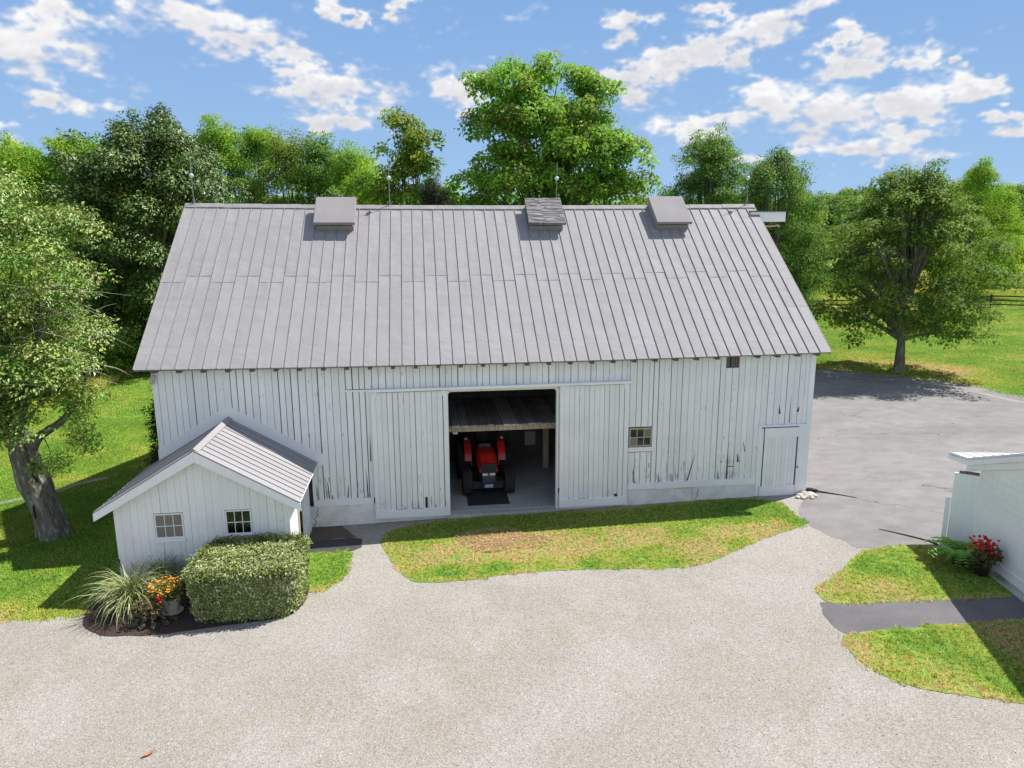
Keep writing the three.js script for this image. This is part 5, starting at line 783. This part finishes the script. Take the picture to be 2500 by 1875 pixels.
{
  const f = thing('fern', 'green fern beside the red begonia at the shed corner', 'fern', [11.1, 0.205, 5.55]), fr = [], R = rng(2701);
  for (let i = 0; i < 46; i++) { const a = R() * 6.283, L = 0.75 + R() * 0.35; let ang = 1.1 + R() * 0.3, x = 0, y = 0.16, z = 0; for (let k = 0; k < 12; k++) { const t = k / 12, w = 0.15 * Math.sin(Math.PI * (0.15 + t * 0.85)) + 0.015, dx = Math.cos(a), dz = Math.sin(a); for (const s of [-1, 1]) { const q = new THREE.BufferGeometry(); q.setAttribute('position', new THREE.Float32BufferAttribute([x, y, z, x + dx * 0.06 - dz * s * w, y - 0.01 - w * 0.2, z + dz * 0.06 + dx * s * w, x + dx * 0.085, y, z + dz * 0.085], 3)); q.computeVertexNormals(); fr.push(q); } x += Math.cos(ang) * dx * L / 12; z += Math.cos(ang) * dz * L / 12; y += Math.sin(ang) * L / 12; ang -= 0.19; } }
  part(f, 'fronds', flat(fr), mat(0.16, 0.36, 0.04, { side: THREE.DoubleSide })); pot(f, 0.16, 0.2, M.black, 'pot');
}
{
  const p = thing('begonia_pot', 'black pot of red-flowered begonia against the shed wall', 'flower pot', [11.25, 0.21, 6.15]); pot(p, 0.19, 0.3, M.black);
  const R = rng(2711), sp = []; for (let i = 0; i < 44; i++) { const a = R() * 6.28, q = Math.sqrt(R()) * 0.32; sp.push([Math.cos(a) * q, 0.34 + R() * 0.40, Math.sin(a) * q, R() - 0.5, 0.7, R() - 0.5, 0.6 + R() * 0.4]); }
  scatterLeaves(p, 'begonia_leaves', leafCluster(10, 0.14, 0.12, 0.10, 2712, 0.8, 0.1), LM.mid, sp, [[0.11, 0.13, 0.04], [0.17, 0.08, 0.045], [0.20, 0.085, 0.05], [0.15, 0.20, 0.05]], 2713, 'stuff');
  flowers(p, 'red_flowers', 60, 0.06, [0.75, 0.02, 0.04], (R) => { const a = R() * 6.28, q = Math.sqrt(R()) * 0.34; return [Math.cos(a) * q - 0.05, 0.62 + R() * 0.34, Math.sin(a) * q + 0.06]; }, 2714);
}

// ---------------------------------------------------------------- paddock fence
{
  const line = [[30, -48.6], [33, -48.4], [36, -48.2], [39, -48], [42, -47.8], [45, -47.6], [48, -47.4], [51, -47.2], [54, -47.0], [57, -46.8], [59.6, -44.9], [62.2, -43.0], [64.8, -41.1]];
  const f = thing('paddock_fence', 'dark three-rail paddock fence behind the crabapple tree', 'fence');
  line.forEach(([x, z], i) => {
    const y = gy(x); part(f, 'fence_post', rbox(0.16, 1.55, 0.16, 0.02, x, y + 0.72, z), M.fence);
    if (i) { const [a, b] = line[i - 1], L = Math.hypot(x - a, z - b); for (const h of [0.45, 0.88, 1.32]) { const r = part(f, 'fence_rail', new THREE.BoxGeometry(L, 0.13, 0.04), M.fence); r.position.set((a + x) / 2, (gy(a) + y) / 2 + h, (b + z) / 2 + 0.1); r.rotation.y = -Math.atan2(z - b, x - a); r.rotation.z = 0; } }
  });
}

// ---------------------------------------------------------------- tractor and mat
{
  const mt = part(scene, 'rubber_mat', rbox(1.34, 0.02, 1.5, 0.006, -0.4, 0.128, -1.28), mat(0.028, 0.036, 0.036, { roughness: 0.8 })); tag(mt, 'dark rubber mat on the barn floor under the tractor nose', 'mat');
  const red = new THREE.MeshPhysicalMaterial({ color: rgb(0.78, 0.03, 0.018), roughness: 0.35, clearcoat: 0.6, clearcoatRoughness: 0.2 }), blk = mat(0.02, 0.022, 0.025, { roughness: 0.6 }), tyreM = mat(0.03, 0.026, 0.022, { roughness: 0.95 }), rim = mat(0.45, 0.42, 0.36, { roughness: 0.6 }), steel = mat(0.2, 0.2, 0.2, { roughness: 0.5 });
  const t = thing('tractor', 'red compact tractor parked inside the open barn doorway facing out', 'tractor', [-0.33, 0.118, -3.3]); t.scale.setScalar(1.05);   // rear axle at z = 0, front axle at z = 1.6
  const hoodS = new THREE.Shape([[-0.29, 0.78], [-0.30, 1.02], [-0.22, 1.17], [0, 1.21], [0.22, 1.17], [0.30, 1.02], [0.29, 0.78]].map((p) => new THREE.Vector2(...p)));
  const hg = new THREE.ExtrudeGeometry(hoodS, { depth: 1.35, steps: 8, bevelEnabled: true, bevelSize: 0.025, bevelThickness: 0.04, bevelSegments: 3 }); { const p = hg.attributes.position; for (let i = 0; i < p.count; i++) { const z = p.getZ(i), k = sstep(0.7, 1.4, z); p.setX(i, p.getX(i) * (1 - 0.1 * k)); if (p.getY(i) > 0.9) p.setY(i, p.getY(i) - 0.16 * k + 0.05 * (1 - z)); } hg.translate(0, 0, 0.45); hg.computeVertexNormals(); }
  part(t, 'hood', hg, red);
  part(t, 'grille', flat([rbox(0.49, 0.32, 0.08, 0.03, 0, 0.90, 1.84), ...[0, 1, 2, 3, 4].map((i) => box(-0.22, 0.22, 0.79 + i * 0.05, 0.805 + i * 0.05, 1.875, 1.89))]), blk);
  for (const s of [-1, 1]) part(t, 'headlight', flat([rbox(0.17, 0.09, 0.05, 0.025, s * 0.12, 0.71, 1.87), new THREE.CylinderGeometry(0.035, 0.035, 0.03, 14).rotateX(Math.PI / 2).translate(s * 0.12, 0.71, 1.89)]), mat(0.72, 0.72, 0.7, { roughness: 0.15 }));
  part(t, 'badge', new THREE.CylinderGeometry(0.04, 0.04, 0.03, 14).rotateX(Math.PI / 2).translate(0, 0.71, 1.875), steel);
  part(t, 'nose', flat([rbox(0.46, 0.28, 0.3, 0.07, 0, 0.53, 1.74), box(-0.18, 0.18, 0.36, 0.44, 1.4, 1.8)]), mat(0.035, 0.05, 0.055, { roughness: 0.45 }));
  part(t, 'front_plate', rbox(0.27, 0.11, 0.05, 0.012, 0, 0.33, 1.86), mat(0.32, 0.40, 0.56, { roughness: 0.5 }));
  part(t, 'hood_ornament', new THREE.SphereGeometry(0.014, 10, 8).translate(0, 1.03, 1.66), rim);
  part(t, 'frame', flat([box(-0.2, 0.2, 0.35, 0.8, -0.3, 1.6), box(-0.62, 0.62, 0.3, 0.42, 1.52, 1.68), box(-0.45, 0.45, 0.38, 0.46, 0.2, 0.9), box(-0.28, 0.28, 0.3, 0.9, -0.4, 0.4)]), blk);
  const wheel = (x, z, r, w, name, hub) => {
    const g = piece(t, name); g.position.set(x, r, z);
    const pr = [[r * 0.55, -w / 2], [r * 0.9, -w / 2], [r * 0.97, -w * 0.42], [r * 0.965, 0], [r * 0.97, w * 0.42], [r * 0.9, w / 2], [r * 0.55, w / 2]].map((p) => new THREE.Vector2(...p)), ty = [new THREE.LatheGeometry(pr, 32).rotateZ(Math.PI / 2)];
    for (let i = 0; i < 18; i++) for (const s of [-1, 1]) ty.push(new THREE.BoxGeometry(w * 0.5, r * 0.07, r * 0.11).rotateY(s * 0.6).translate(s * w * 0.22, r * 0.975, 0).rotateX((i + (s > 0 ? 0.5 : 0)) / 18 * 2 * Math.PI));
    part(g, 'tyre', flat(ty), tyreM); part(g, 'rim', flat([new THREE.CylinderGeometry(r * 0.55, r * 0.55, w * 0.5, 24).rotateZ(Math.PI / 2), new THREE.CylinderGeometry(r * 0.18, r * 0.18, w * 0.8, 12).rotateZ(Math.PI / 2)]), hub);
  };
  wheel(-0.67, 1.6, 0.40, 0.30, 'front_wheel', rim); wheel(0.67, 1.6, 0.40, 0.30, 'front_wheel', rim); wheel(-0.70, 0, 0.60, 0.40, 'rear_wheel', rim); wheel(0.70, 0, 0.60, 0.40, 'rear_wheel', rim);
  for (const s of [-1, 1]) {
    const arc = []; for (let i = 0; i <= 12; i++) { const a = 0.25 + i / 12 * 2.0; arc.push([Math.cos(a) * 0.72, 0.62 + Math.sin(a) * 0.72]); } const inn = arc.map(([a, b]) => [a * 0.955, 0.62 + (b - 0.62) * 0.955]).reverse();
    part(t, 'fender', flat([prism([...arc, ...inn].map(([a, b]) => [-a, b]), 0, 0.22).rotateY(Math.PI / 2).translate(s > 0 ? 0.45 : -0.67, 0, 0), prism([[-0.66, 0.62], [-0.3, 1.22], [0.3, 1.22], [0.66, 0.62]], 0, 0.025).rotateY(Math.PI / 2).translate(s * 0.45 - 0.012, 0, 0)]), red);
    part(t, 'fender_lamp', rbox(0.1, 0.07, 0.06, 0.015, s * 0.6, 1.42, 0.2), mat(0.6, 0.55, 0.45, { roughness: 0.3 }));
    part(t, 'step', rbox(0.3, 0.04, 0.5, 0.012, s * 0.42, 0.46, 0.62), blk);
    part(t, 'roll_bar', tube([[s * 0.5, 0.9, -0.45], [s * 0.5, 2.15, -0.5], [s * 0.42, 2.2, -0.5], [0, 2.2, -0.5]], [0.035, 0.035, 0.035, 0.035], 8), blk);
  }
  part(t, 'seat', flat([rbox(0.46, 0.12, 0.42, 0.05, 0, 1.12, -0.1), rbox(0.44, 0.42, 0.1, 0.04, 0, 1.38, -0.32)]), blk);
  part(t, 'steering_wheel', flat([new THREE.TorusGeometry(0.19, 0.017, 8, 28).rotateX(Math.PI / 2 - 0.5).translate(0, 1.52, 0.36), tube([[0, 1.1, 0.55], [0, 1.51, 0.37]], [0.03, 0.02], 8), tube([[-0.18, 1.52, 0.36], [0.18, 1.52, 0.36]], [0.012, 0.012], 6)]), blk);
  part(t, 'dashboard', rbox(0.42, 0.26, 0.18, 0.05, 0, 1.22, 0.52), mat(0.05, 0.09, 0.075, { roughness: 0.4 }));
}

renderer.render(scene, camera);
